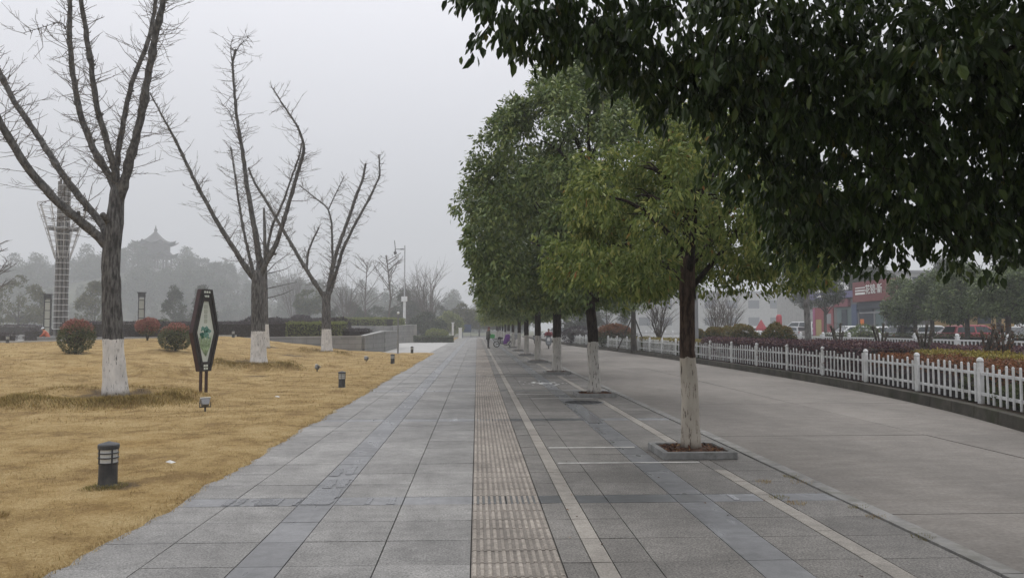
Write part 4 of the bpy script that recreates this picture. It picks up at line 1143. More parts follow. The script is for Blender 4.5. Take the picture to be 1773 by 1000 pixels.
p = gnd(590, 673, .03); dup(b0, (-3.56, 20.85, zlf(-3.56, 20.85) - .01), 1.0, 'dark bollard light second along the path, right of the thin sign posts')
dup(b0, (-3.72, 34.7, zlf(-3.72, 34.7) - .01), .4, 'dark bollard light third along the path, before the slim lamp post')
dup(b0, (-4.1, 49.6, zlf(-4.1, 49.6) - .01), .7, 'bollard light at the far corner of the lawn by the plaza')
p = at(13, 592, 46); dup(b0, (p.x, 46, zlf(p.x, 46)), .2, 'bollard light at the far left end of the lawn beside the crouching person')
p = at(404, 578, 48.5); dup(b0, (p.x, 48.5, zlf(p.x, 48.5)), .9, 'bollard light against the dark hedge between two bare trees')
# green tuft at the foot of the nearest one
def tuft(label, x, y, r, h, n, seed, mt, group=None, z=None):
    g = np.random.default_rng(seed); a = g.uniform(0, 6.283, n); q = r * g.random(n) ** .6
    X = x + q * np.cos(a); Yt = y + q * np.sin(a); Zt = (zl(X, Yt) if z is None else np.full(n, z)) - .005
    P = np.stack([X - x, Yt - y, Zt - (zlf(x, y) if z is None else z)], 1)
    D = unit(np.stack([np.cos(a) * .5, np.sin(a) * .5, np.ones(n)], 1) + rdir(g, n) * .45)
    V, F = leaves_np(P, D, rdir(g, n), h * g.uniform(.5, 1.2, n), .004, 4)
    o = link('grass_tuft', np_mesh('tuft', V, [F]), None, [mt]); o.location = (x, y, zlf(x, y) if z is None else z)
    return tag(o, label, 'grass tuft', group)
gm = NM('green_blade').set(0.8, 0.2); gm.color(gm.ramp(gm.island(), [(0, (0.13, 0.13, 0.04)), (0.5, (0.22, 0.20, 0.065)), (1, (0.33, 0.25, 0.09))])); M['green_blade'] = gm.m
tuft('ring of greener grass round the foot of the nearest bollard light', -3.64, 7.90, .20, .045, 520, 4, M['green_blade'])
tuft('brown grass clump in the lawn near the lower left corner', -4.0, 6.75, .10, .06, 300, 5, M['blade'])
for i, (x, y) in enumerate([(3.40, 6.55), (3.41, 6.9), (3.40, 8.05), (3.39, 8.35), (3.0, 8.1), (2.86, 7.35), (2.93, 7.1), (3.41, 5.9)]):
    tuft(['weed tuft in the kerb joint nearest the frame bottom', 'second weed tuft along the kerb joint', 'larger dry weed tuft beside the kerb right of the honed band', 'weed tuft in the kerb joint beyond the honed band', 'small weed in a paving joint below the stone square', 'weed growing beside the pale marker strip', 'flat weed where marker strip meets the honed band', 'tiny weed at the kerb, first from the frame bottom'][i],
         x, y, .09 if i != 2 else .14, .035, 90, 50 + i, M['green_blade'] if i % 2 else M['blade'], 'weeds in the paving joints', 0.0)

gsp = 'small ground spotlights on the lawn'
def spot(label, px, py, rz):
    p = gnd(px, py, .06)
    for _ in range(6): p = gnd(px, py, zlf(p.x, p.y))
    root = thing('ground_spotlight', label, 'spotlight', (p.x, p.y, p.z - .01), rz=rz, group=gsp)
    tl = Matrix.Rotation(R(-38), 3, 'X')
    a = MB().box((0, 0, .05), (.03, .03, .12)); a.box((0, 0, .1), (.2, .03, .02)); a.box((-.1, 0, .14), (.012, .03, .1)); a.box((.1, 0, .14), (.012, .03, .1)); a.build('bracket', M['dark_metal'], root)
    c = Vector((0, 0, .17))
    MB().box(c, (.17, .15, .13), M=tl @ Matrix.Rotation(math.pi, 3, 'X'), taper=.72).build('housing', M['grey_metal'], root, bevel=.008)
    MB().box(c + tl @ Vector((0, 0, .07)), (.19, .17, .015), M=tl).build('glass', M['lamp_glass'], root)
    return root
spot('grey ground spotlight tilted beside the grass mound of the largest tree', 355, 712, .5)
spot('small ground spotlight between the second and third bare trees', 549, 643, -.9)
spot('small ground spotlight behind the third bollard, before the planter wall', 634, 626, -.5)

# ------------------------------------------------------------------ the lozenge sign
M['sign_wood'] = surf('dark_stained_sign_frame', (0.034, 0.031, 0.031), 0.25, 7, 0.55, bump=0.15)
M['sign_red'] = surf('maroon_sign_side', (0.055, 0.030, 0.028), 0.15, 5, 0.5, bump=0)
M['sign_face'] = surf('pale_sign_face', (0.60, 0.64, 0.58), 0.05, 3, 0.45, bump=0)
M['sign_teal'] = surf('teal_print', (0.14, 0.30, 0.25), 0.3, 20, 0.6, bump=0)
M['sign_deep'] = surf('deep_green_print', (0.03, 0.12, 0.085), 0.3, 20, 0.6, bump=0)
M['sign_green'] = surf('leaf_print', (0.30, 0.40, 0.24), 0.3, 20, 0.6, bump=0)
M['sign_char'] = surf('faded_lettering', (0.30, 0.33, 0.25), 0.1, 20, 0.6, bump=0)
sg = at(352, 669, 19.2); sz = zlf(sg.x, 19.2)
sign = thing('lozenge_sign', 'dark framed lozenge sign with a green flower print on two thin legs', 'sign', (sg.x, 19.2, sz + .02), rz=R(62))
S = 19.2 / 1350                                   # metres per photo pixel at the sign
H = 2.46
lg = []
for x in (-.085, .085):
    MB().box((x, 0, .27), (.055, .05, .58)).build('leg', M['sign_red'], sign)
hexo = [(-.16, .52), (-.17, .50), (-.405, 1.42), (-.17, 2.46), (.17, 2.46), (.405, 1.42), (.17, .50)]
hexo = hexo[1:]
hexi = [(-.085, .72), (-.27, 1.43), (-.085, 2.18), (.085, 2.18), (.27, 1.43), (.085, .72)]
def frame_ring(mb, A, B, y0, y1):
    n = len(A)
    V = [(p[0], y0, p[1]) for p in A] + [(p[0], y0, p[1]) for p in B] + [(p[0], y1, p[1]) for p in A] + [(p[0], y1, p[1]) for p in B]
    F = []
    for k in range(n):
        j = (k + 1) % n
        F += [(k, j, n + j, n + k), (2 * n + k, 3 * n + k, 3 * n + j, 2 * n + j), (k, 2 * n + k, 2 * n + j, j), (n + k, n + j, 3 * n + j, 3 * n + k)]
    return mb.add(V, F)
fa = MB()
mid = [((a[0] * .62 + b[0] * .38), (a[1] * .62 + b[1] * .38)) for a, b in zip(hexo, hexi)]
mid2 = [((a[0] * .42 + b[0] * .58), (a[1] * .42 + b[1] * .58)) for a, b in zip(hexo, hexi)]
frame_ring(fa, hexo, mid, -.07, .07); frame_ring(fa, mid, mid2, -.04, .04); frame_ring(fa, mid2, hexi, -.06, .06)
fa.build('frame', M['sign_wood'], sign)
sd_ = MB()
n = len(hexo)
for k in range(n):
    a, b = hexo[k], hexo[(k + 1) % n]
    d = Vector((b[0] - a[0], 0, b[1] - a[1])); nn = Vector((d.z, 0, -d.x)).normalized()
    m_ = (Vector((a[0], 0, a[1])) + Vector((b[0], 0, b[1]))) / 2
    if nn.dot(m_ - Vector((0, 0, 1.46))) < 0: nn = -nn
    q = nn * .004; A_ = Vector((a[0], 0, a[1])) + q; B_ = Vector((b[0], 0, b[1])) + q
    sd_.add([A_ + Vector((0, -.058, 0)), B_ + Vector((0, -.058, 0)), B_ + Vector((0, .058, 0)), A_ + Vector((0, .058, 0)), A_ + q + Vector((0, -.058, 0)), B_ + q + Vector((0, -.058, 0)), B_ + q + Vector((0, .058, 0)), A_ + q + Vector((0, .058, 0))],
            [(0, 1, 2, 3), (4, 5, 6, 7), (0, 1, 5, 4), (1, 2, 6, 5), (2, 3, 7, 6), (3, 0, 4, 7)])
sd_.build('side_panel', M['sign_red'], sign)
MB().prism([(p[0] * 1.05, p[1]) for p in hexi], 'y', -.03, .03).build('panel', M['sign_face'], sign)

for (zc, cols_) in ((2.40, (-.07, .0, .07)), (2.30, (-.035, .035)), (.63, (-.035, .035)), (.56, (-.035, .035))):
    for x in cols_: MB().box((x, -.0, zc), (.05, .146, .05)).build('lattice_tile', M['sign_face'], sign)
# print on both faces: a round of flower heads over a fan of stems, and four boxed characters
for sgn in (-1, 1):
    yb = sgn * .034
    rng = random.Random(7)
    fl = MB(); fl2 = MB()
    for _ in range(34):
        a = rng.uniform(0, 6.283); q = .15 * rng.random() ** .5; x = .01 + q * math.cos(a) * 1.05; z = 1.42 + q * math.sin(a) * .95; rr = rng.uniform(.022, .05)
        (fl if _ % 3 else fl2).prism([(x + rr * (1 + .25 * math.sin(5 * t)) * math.cos(t), z + rr * (1 + .25 * math.sin(5 * t)) * math.sin(t)) for t in np.linspace(0, 6.283, 12)[:-1]], 'y', yb, yb + sgn * (.001 + .0006 * _ / 5))
    fl.build('flower_print', M['sign_teal'], sign); fl2.build('flower_print', M['sign_deep'], sign)
    st = MB()
    for k in range(11):
        x1 = -.17 + .034 * k; z1 = 1.30 + .05 * math.sin(k * 2.1)
        for (xa, za, xb, zb) in ((.02, .86, x1 * .8, 1.08), (x1 * .8, 1.08, x1 * 1.05, z1)):
            d = Vector((xb - xa, 0, zb - za)).normalized(); pz = Vector((-d.z, 0, d.x)) * .010
            st.prism([(xa - pz.x, za - pz.z), (xb - pz.x, zb - pz.z), (xb + pz.x, zb + pz.z), (xa + pz.x, za + pz.z)], 'y', yb, yb + sgn * .006)
    st.build('stem_print', M['sign_green'], sign)
    ch = MB()
    for k in range(4):
        z = 2.08 - .115 * k
        for (x0, z0, x1, z1) in ((-.045, z, .045, z), (-.045, z - .075, .045, z - .075), (-.04, z, -.04, z - .075), (.04, z, .04, z - .075), (-.02, z - .025, .02, z - .025), (-.02, z - .05, .02, z - .05)):
            ch.box(((x0 + x1) / 2, yb, (z0 + z1) / 2), (max(.009, abs(x1 - x0)), .004, max(.009, abs(z1 - z0))))
    ch.build('lettering', M['sign_char'], sign)

# slim lamp post and camera pole
p = at(689, 612, 49.0)
sl = thing('slim_lamp_post', 'slim grey lamp post with a small white head at the lawn corner', 'lamp post', (p.x, 49, .02))
MB().lathe([(.10, 0), (.10, .02), (.05, .03), (.05, 2.45)], n=12).build('pole', M['grey_metal'], sl, smooth=False)
MB().ball((0, 0, 2.53), (.085, .085, .085), 12, 8).build('lamp_head', M['pvc_far'], sl, smooth=True)
M['steel_pale'] = surf('pale_pole_steel', (0.42, 0.43, 0.44), 0.05, 3, 0.5, bump=0)
Yc = 99; p = at(700, 562, Yc)
cp = thing('camera_pole', 'tall thin pole with a side arm carrying a camera, above the far planter', 'camera pole', (p.x, Yc, .0))
MB().lathe([(.17, 0), (.17, 5.0)], n=12).build('base_pole', M['pvc_far'], cp)
MB().lathe([(.085, 5.0), (.075, 12.1)], n=10).build('pole', M['steel_pale'], cp)
MB().box((-.02, 0, 5.3), (.72, .5, .62)).build('control_box', M['pvc_far'], cp, bevel=.02)
MB().bar((0, 0, 11.6), (-1.25, 0, 11.6), .09).box((-.35, 0, 11.6), (.4, .14, .16)).build('arm', M['grey_metal'], cp)
MB().ball((-1.2, 0, 11.15), (.2, .2, .22), 12, 8).tube([(-1.2, 0, 11.6), (-1.2, 0, 11.3)], .06, 8).build('camera', M['dark_metal'], cp)
MB().bar((-1.2, 0, 11.65), (-1.3, 0, 12.7), .08).build('antenna', M['dark_metal'], cp)
M['column'] = surf('grey_column_paint', (0.20, 0.205, 0.21), 0.08, 2, 0.55, bump=0)
p = at(1205, 590, 47)
lp = thing('street_lamp_column', 'thick grey lamp column just right of the small yellow-green tree', 'lamp post', (p.x, 47, .1))
MB().lathe([(.22, 0), (.22, .3), (.165, .34), (.12, 9)], n=14).build('pole', M['column'], lp, smooth=False)
MB().tube([(0, 0, 8.8), (.6, 0, 9.3), (1.6, 0, 9.5)], [.06, .05, .045], 8).box((1.9, 0, 9.5), (.7, .24, .1)).build('lamp_head', M['column'], lp)

# ------------------------------------------------------------------ planter walls with hedges on the left
M['wall_stone'] = None
m = NM('planter_stone').set(0.75, 0.3)
co = m.coord('Object'); br = m.n('TexBrick'); 
mp = m.n('Mapping'); mp.inputs['Rotation'].default_value = (R(90), 0, 0); m.l(m.tc.outputs['Object'], mp.inputs[0]); m.l(mp.outputs[0], br.inputs['Vector'])
br.inputs['Scale'].default_value = 1.0; br.inputs['Brick Width'].default_value = .9; br.inputs['Row Height'].default_value = .3; br.inputs['Mortar Size'].default_value = .008; br.inputs['Mortar Smooth'].default_value = .2
br.inputs['Color1'].default_value = (.20, .20, .195, 1); br.inputs['Color2'].default_value = (.255, .25, .24, 1); br.inputs['Mortar'].default_value = (.10, .10, .095, 1)
c = m.mix(1.0, br.outputs[0], m.ramp(m.noise(co, 1.2, 5), [(0.3, 0.78), (0.7, 1.1)]), 'MULTIPLY')
m.color(c); m.bump(m.noise(co, 40, 3), .2, .01); M['wall_stone'] = m.m
M['coping'] = surf('coping_stone', (0.30, 0.30, 0.29), 0.1, 2, 0.7, bump=0.1)
def planter(label, pts, tops, seed, zb=-.3, th=.3):
    root = thing('planter_wall', label, 'planter wall', (pts[0][0], pts[0][1], 0))
    O = Vector((pts[0][0], pts[0][1], 0))
    wb = MB(); cb = MB()
    for k in range(len(pts) - 1):
        a = Vector((*pts[k], 0)) - O; b = Vector((*pts[k + 1], 0)) - O; d = (b - a).normalized(); nr = Vector((d.y, -d.x, 0)) * (th / 2)
        za, zb_ = tops[k], tops[k + 1]; up = Vector((0, 0, 1))
        e0 = a - d * (th / 2 if k else 0); 
        def quad(mb, a, b, n, l0, l1, h0, h1):
            P = [a - n + up * l0, b - n + up * l1, b + n + up * l1, a + n + up * l0]; Q = [a - n + up * h0, b - n + up * h1, b + n + up * h1, a + n + up * h0]
            mb.add(P + Q, [(0, 1, 2, 3), (4, 5, 6, 7), (0, 1, 5, 4), (1, 2, 6, 5), (2, 3, 7, 6), (3, 0, 4, 7)])
        s = .0 if k == 0 else th / 2 + .002
        quad(wb, a + d * s, b - d * 0, nr, zb, zb, za - .06, zb_ - .06)
        quad(cb, a + d * s, b - d * 0, nr * 1.12, za - .06, zb_ - .06, za, zb_)
    wb.build('wall', M['wall_stone'], root); cb.build('coping', M['coping'], root)
    return root
w1 = [(-28, 51.2), (-15.2, 51.2), (-7.35, 50.2), (-6.55, 54.5), (-6.7, 66)]
planter('long grey stone planter wall behind the third bare tree', w1, [1.05, 1.02, 1.14, 1.42, 1.42], 1)
mb = MB(); mb.prism([(-28, 51.4), (-15.2, 51.4), (-7.5, 50.4), (-6.75, 54.5), (-6.9, 66), (-28, 66)], 'z', -.3, .95)
tag(mb.build('planter_soil', M['soil']), kind='structure')
w2 = [(-24, 84.5), (-9.2, 84.5), (-7.55, 92), (-7.6, 97)]
planter('second stone planter wall further back beside the plaza', w2, [1.85, 1.85, 2.05, 2.05], 2)
mb = MB(); mb.prism([(-24, 84.7), (-9.35, 84.7), (-7.75, 92), (-7.8, 97), (-24, 97)], 'z', -.3, 1.7)
tag(mb.build('planter_soil_far', M['soil']), kind='structure')
hedge('dark_hedge', 'long dark purple clipped hedge behind the largest bare tree', [(-27.3, 53.4), (-11.2, 53.4)], 1.9, .90, 2.02, M['plum_dark'], 17000, .10, 101)
hedge('lime_hedge', 'clipped light green hedge behind the third bare tree', [(-12.6, 53.2), (-8.9, 53.0)], 2.0, .90, 2.02, M['hedge_lime'], 7000, .10, 102)
hedge('dark_hedge', 'low dark hedge tip behind the corner of the planter wall', [(-8.8, 52.6), (-7.6, 54.6)], .9, .90, 1.55, M['plum_dark'], 2000, .10, 103)
hedge('dark_hedge', 'dark hedge on the second planter, further back', [(-23.5, 86.2), (-13.5, 86.2)], 1.8, 1.65, 2.65, M['plum_dark'], 7000, .15, 104)
hedge('lime_hedge', 'light green hedge along the top of the second planter wall', [(-15.3, 86.0), (-9.9, 86.0), (-8.9, 90)], 1.5, 1.65, 2.72, M['hedge_lime'], 6000, .15, 105)
hedge('low_hedge', 'low dark hedge in front of the far round bush', [(-7.2, 89.5), (-2.7, 89.5)], 1.0, 0, .72, M['hedge_green'], 3500, .13, 106)
p = at(756, 584, 94); bush('round_bush', 'bright green round bush beyond the low hedge at the far plaza', (p.x, 94, .02), 1.5, 1.5, M['hedge_lime'], 3500, .15, 63)
for i, (px, Y, r, h, zb, lab) in enumerate([(281, 64, 1.0, 1.55, .7, 'dark dome bush above the hedge left of the sign'), (437, 60, 1.05, 1.5, .9, 'dark dome bush left of the second bare tree'), (472, 62, 1.0, 1.5, .9, 'dark dome bush just right of the second bare tree'), (521, 78, 1.05, 1.2, 1.7, 'small dome bush before the umbrella-shaped tree'), (583, 60, 1.1, 1.5, .9, 'dark dome bush right of the third bare tree')]):
    p = at(px, 556, Y); bush('dome_bush', lab, (p.x, Y, zb), r, h, M['plum_dark'] if i else M['hedge_green'], 2200, .13, 110 + i, group='dark dome bushes behind the hedge')
# ------------------------------------------------------------------ plaza furniture on the left
M['steel'] = surf('tower_steel', (0.45, 0.45, 0.445), 0.1, 2, 0.5, bump=0)
M['tower_core'] = surf('tower_core', (0.165, 0.162, 0.158), 0.2, 1.5, 0.7, bump=0.1)
Yt = 56.0; p = at(104, 590, Yt)
tw = thing('lattice_tower', 'round lattice tower with a flared cage and stacked rings on the plaza', 'tower', (p.x, Yt, .55))
tb = MB(); tb.lathe([(.62, 0), (.62, .5), (.50, .55)], n=20); tb.build('base', M['tower_core'], tw)
cb = MB()
for k in range(9):
    a = 2 * math.pi * k / 9; cb.tube([(.36 * math.cos(a), .36 * math.sin(a), .3), (.33 * math.cos(a), .33 * math.sin(a), 11.5 + .35 * math.sin(a * 1.0))], .085, 8)
cb.build('column', M['tower_core'], tw)
rb = MB()
for k in range(14): rb.ring((0, 0, 1.0 + .42 * k), .50 - .003 * k, .028, 'z', 20, 5)
for k in range(10): rb.ring((0, 0, 7.2 + .43 * k), .40, .022, 'z', 18, 5)
rb.build('ring', M['steel'], tw)
fl = MB(); z0, z1 = 5.9, 9.75
for k in range(12):
    a = 2 * math.pi * k / 12; fl.tube([(.46 * math.cos(a), .46 * math.sin(a), z0), (1.62 * math.cos(a), 1.62 * math.sin(a), z1 + .12 * math.sin(a))], .04 if k % 3 == 0 else .022, 6)
for k in range(9):
    f = (k + 1) / 9; fl.ring((0, 0, z0 + (z1 - z0) * f), .46 + 1.16 * f, .022, 'z', 28, 5)
fl.build('flared_cage', M['steel'], tw)
pf = MB()
pf.ring((0, 0, 8.0), .72, .10, 'z', 24, 6)
for k in range(6):
    a = k * math.pi / 3; pf.box((.78 * math.cos(a), .78 * math.sin(a), 8.05), (.5, .28, .22), rz=a)
pf.build('floodlights', M['grey_metal'], tw)

M['lantern_panel'] = surf('lantern_panel', (0.42, 0.42, 0.36), 0.05, 2, 0.5, bump=0)
def lantern(label, px, Y, ptop):
    p = at(px, 560, Y); zt = at(px, ptop, Y).z
    root = thing('lantern_post', label, 'lantern post', (p.x, Y, .55), group='tall lantern posts on the plaza', rz=.35); h = zt - .55
    MB().box((0, 0, .2), (.62, .62, .4)).build('base', M['tower_core'], root)
    MB().box((0, 0, h / 2), (.36, .36, h - .9)).build('panel', M['lantern_panel'], root)
    f = MB()
    for x in (-.2, .2):
        for y in (-.2, .2): f.box((x, y, h / 2), (.055, .055, h - .5))
    for k in range(5): 
        z = .5 + (h - 1.1) * k / 4
        for q in (-.2, .2): f.box((q, 0, z), (.04, .34, .05)); f.box((0, q, z), (.34, .04, .05))
    f.build('frame', M['dark_metal'], root)
    MB().box((0, 0, h - .2), (.5, .5, .3)).box((0, 0, h - .02), (.62, .62, .07)).build('cap', M['dark_metal'], root)
lantern('tall square lantern post just left of the lattice tower', 82, 60, 509)
lantern('tall square lantern post right of the largest bare tree', 244.5, 60, 506)
# low block seats and steps on the plaza
for i, (px, Y, wd, h, lab) in enumerate([(60, 72, 3.2, .45, 'long low stone step block on the plaza left of the lattice tower')]):
    p = at(px, 580, Y); MB2 = MB()
    for k in range(3): MB2.box((0, -.5 + .5 * k, .08 + .16 * k), (wd + 1.5, .5, .16 + .32 * 0))
    MB2.box((0, .5, .2), (wd + 1.4, .48, .39))
    o = MB2.build('stone_steps', M['coping']); o.location = (p.x, Y, .55); tag(o, lab, 'steps')
hedge('dark_hedge', 'low dark hedge on the plaza at the left frame edge', [(-38, 53), (-30.6, 53)], 1.2, .55, 1.25, M['plum_dark'], 5000, .10, 120)
hedge('dark_hedge', 'low dark hedge behind the lantern post and tower foot', [(-37.5, 67), (-30.5, 67)], 1.6, .55, 1.5, M['plum_dark'], 4500, .13, 121)
hedge('dark_hedge', 'pale hazy hedge across the plaza at the far left', [(-66, 84), (-46, 84)], 2.4, .55, 1.9, M['plum_dark'], 6000, .18, 122)

# ------------------------------------------------------------------ hill, pagoda, trees in the haze
RX_ = np.array([-400, -285, -238, -209, -175, -149, -125, -99, -72, -38, 0, 76]); RZ_ = np.array([8, 14, 14, 15, 21.5, 27.5, 20.5, 15, 10.2, 4.5, 1.6, -1])
def hzv(x, y): return np.interp(x, RX_, RZ_) * sstep((y - 232) / 122) * (1 - .5 * sstep((y - 400) / 120))
hx = np.linspace(-400, 76, 110); hy = np.linspace(228, 540, 70)
X, Yg = np.meshgrid(hx, hy)
Z = hzv(X, Yg) + 2.2 * (fbm(X * .026, Yg * .026, 9) - .8) - .12
idx = np.arange(X.size).reshape(X.shape)
M['hill_floor'] = surf('hill_floor', (0.045, 0.05, 0.03), 0.3, 0.1, 0.95)
struct(link('hill', np_mesh('hill', np.stack([X.ravel(), Yg.ravel(), Z.ravel()], 1), [np.stack([idx[:-1, :-1].ravel(), idx[:-1, 1:].ravel(), idx[1:, 1:].ravel(), idx[1:, :-1].ravel()], 1)], smooth=True), None, [M['hill_floor']]))
def hz(x, y): return float(hzv(x, y)) - .5
M['wood_leaf'] = leaf_mat('wood_leaf', [(0.0, (0.020, 0.030, 0.016)), (0.6, (0.042, 0.056, 0.028)), (1.0, (0.075, 0.092, 0.04))], 0.7, 0.2)
M['trunk_plain'] = surf('plain_trunk', (0.07, 0.06, 0.05), 0.3, 4, 0.9, bump=0.3)
def simple_tree_mesh(seed, prof, n, leaf, rl, spread, nl=26, per=8):
    g = np.random.default_rng(seed)
    return crown_profile(g, prof, nl, rl, n, per, leaf, spread, droop=.15, shape=4)
def tree(name, label, loc, prof, n, leaf, rl, seed, mt, trunk_h, tr_r, group=None, spread=None, nl=26, cat='tree', lean=0.0, per=8, limbs=5):
    root = thing(name, label, cat, loc, group=group)
    V, F = simple_tree_mesh(seed, prof, n, leaf, rl, spread or leaf * 1.4, nl, per)
    link('crown', np_mesh('crown', V, [F]), root, [mt])
    rng = random.Random(seed); mb = MB(); top = prof[-1][0] * .75
    l2, r2 = resample([(0, 0, -.1), (lean * .3, 0, trunk_h * .6), (lean, 0, trunk_h), (lean * .5, 0, top)], [tr_r * 1.2, tr_r, tr_r * .85, tr_r * .25], .4)
    mb.tube(l2, r2, n=9, jit=.05, rng=rng)
    for k in range(limbs):
        a = k * 2.4; z = trunk_h * rng.uniform(.9, 1.1); r = max(p_[1] for p_ in prof) * .7
        mb.tube([(lean, 0, z), (lean + r * .4 * math.cos(a), r * .4 * math.sin(a), z + .3 * (top - z)), (lean + r * math.cos(a), r * math.sin(a), z + .6 * (top - z))], [tr_r * .5, tr_r * .35, tr_r * .1], n=6)
    mb.build('trunk', M['trunk_plain'], root, smooth=True)
    return root
# the wood on the hill: one far-off mass
g = np.random.default_rng(77); rng = random.Random(77)
PV = []; PF = []; off = 0
protos = []
for s in range(5):
    h = [14, 12, 16, 11.5, 17][s]; r = [4.9, 5.7, 4.2, 5.5, 3.8][s]
    prof = [(2.2, r * .6), (h * .35, r), (h * .6, r * .85), (h * .85, r * .45), (h, .15)] if s != 2 else [(1, r), (h * .3, r * .95), (h * .65, r * .55), (h, .1)]
    protos.append(simple_tree_mesh(200 + s, prof, 360, .80, 1.9, 1.05, 22, 6))
cnt = 0
while cnt < 380:
    y = 242 + 190 * rng.random() ** 1.2; x = rng.uniform(-380, 42)
    if not (-.95 < (x / y) < .06): continue
    if abs(x + 149) < 13 and 285 < y < 374: continue
    V, F = protos[rng.randint(0, 4)]
    a = rng.uniform(0, 6.283); s = rng.uniform(.7, 1.15) * (1 if y > 285 else .62); cs, sn = math.cos(a) * s, math.sin(a) * s
    W = np.stack([V[:, 0] * cs - V[:, 1] * sn + x, V[:, 0] * sn + V[:, 1] * cs + y, V[:, 2] * s + hz(x, y) - .5], 1)
    PV.append(W); PF.append(F + off); off += len(W); cnt += 1
tag(link('woods', np_mesh('woods', np.concatenate(PV), [np.concatenate(PF)]), None, [M['wood_leaf']]), kind='stuff')
# single trees that stand out on its skyline
for i, (px, ptop, Y, r, kind, lab) in enumerate([(190, 436, 182, 3.6, 0, 'tall hazy tree on the ridge behind the largest bare tree'), (66, 455, 178, 3.6, 0, 'hazy tree on the ridge left of the lattice tower top'), (232, 426, 180, 4.0, 0, 'hazy broad tree touching the left side of the pagoda'), (327, 444, 176, 4.2, 1, 'pointed hazy tree on the ridge just right of the pagoda'),
                                                 (352, 452, 180, 4.0, 0, 'hazy round tree on the ridge, second right of the pagoda'), (385, 455, 178, 4.2, 0, 'hazy broad tree on the ridge before the second bare tree'), (150, 455, 175, 3.4, 1, 'hazy pointed tree on the ridge right of the lattice tower'), (20, 468, 172, 4.2, 0, 'hazy tree on the ridge at the left frame edge'),
                                                 (520, 486, 150, 3.4, 0, 'hazy dark tree at the low end of the ridge'), (292, 470, 168, 3.2, 0, 'hazy tree in front of the pagoda foot on its right'), (246, 466, 168, 3.0, 0, 'hazy tree in front of the pagoda foot on its left')]):
    Y *= 1.9; r *= 1.9; p = at(px, ptop, Y); zb = hz(p.x, Y); h = max(7, p.z - zb)
    prof = [(h * .18, r * .7), (h * .4, r), (h * .65, r * .85), (h * .88, r * .45), (h, .2)] if kind == 0 else [(h * .12, r), (h * .4, r * .75), (h * .7, r * .4), (h, .1)]
    tree('hazy_tree', lab, (p.x, Y, zb), prof, 760, .80, 1.9, 300 + i, M['wood_leaf'], h * .3, .4, group='single trees on the hazy ridge', nl=34)
# pagoda
Yp = 355.0; p = at(268, 468, Yp)
pg = thing('pagoda', 'two-tiered pavilion with upturned eaves on the hazy hilltop', 'pagoda', (p.x, Yp, p.z - 4.2), rz=.2); pg.scale = (1.9, 1.9, 1.9)
M['pg_tile'] = surf('roof_tile', (0.03, 0.03, 0.032), 0.2, 1, 0.7, bump=0)
M['pg_wood'] = surf('pavilion_wood', (0.04, 0.03, 0.027), 0.2, 1, 0.7, bump=0)
def eave_roof(z0, r0, z1, r1, n=8, up=.75):
    V = []; F = []; NS = 9; K = n * 4
    for i in range(NS):
        f = i / (NS - 1)
        for k in range(K):
            a = 2 * math.pi * k / K + math.pi / 8; q = abs(((k % 4) - 0) if k % 4 <= 2 else 4 - k % 4) / 2.0      # 0 at corners
            flat = math.cos(math.pi / n) / math.cos(((a - math.pi / 8) % (2 * math.pi / n)) - math.pi / n)
            r = r0 + (r1 - r0) * f; z = z0 + (z1 - z0) * (f ** 1.75)
            cr = (1 - q) ** 2 * (1 - f) ** 4
            V.append((r * flat * (1 + .14 * cr) * math.cos(a), r * flat * (1 + .14 * cr) * math.sin(a), z + up * cr))
    for i in range(NS - 1):
        for k in range(K): F.append((i * K + k, i * K + (k + 1) % K, (i + 1) * K + (k + 1) % K, (i + 1) * K + k))
    n0 = len(V); V += [(v[0] * .97, v[1] * .97, v[2] - .25) for v in V[:K]]
    for k in range(K): F.append((k, n0 + k, n0 + (k + 1) % K, (k + 1) % K))
    n1 = len(V); V += [(r1 * .6 * math.cos(2 * math.pi * k / K), r1 * .6 * math.sin(2 * math.pi * k / K), z0 - .1) for k in range(K)]
    for k in range(K): F.append((n0 + k, n1 + k, n1 + (k + 1) % K, n0 + (k + 1) % K))
    return V, F
MB().lathe([(5.2, -6), (5.0, 2.0), (4.4, 2.05), (4.4, 2.3)], n=8).build('plinth', M['coping'], pg)
for k in range(8):
    a = k * math.pi / 4 + .2; MB().lathe([(.24, 2.3), (.20, 5.4)], (3.5 * math.cos(a), 3.5 * math.sin(a), 0), 10).build('column', M['pg_wood'], pg)
for k in range(4):
    a = k * math.pi / 2 + .5; MB().lathe([(.2, 2.3), (.18, 5.4)], (1.9 * math.cos(a), 1.9 * math.sin(a), 0), 8).build('column', M['pg_wood'], pg)
MB().lathe([(3.75, 5.0), (3.75, 5.5)], n=8).build('beam', M['pg_wood'], pg)
MB().add(*eave_roof(5.5, 5.3, 7.0, 3.1)).build('lower_roof', M['pg_tile'], pg)
MB().lathe([(3.3, 6.6), (3.3, 8.6), (3.6, 8.8)], n=8).build('upper_wall', M['pg_wood'], pg)
up = MB().add(*eave_roof(8.4, 4.7, 11.3, .35)); up.build('upper_roof', M['pg_tile'], pg)
MB().lathe([(.35, 11.2), (.3, 11.5), (.42, 11.8), (.2, 12.1), (.08, 12.7), (.0, 13.0)], n=12).build('finial', M['pg_tile'], pg)

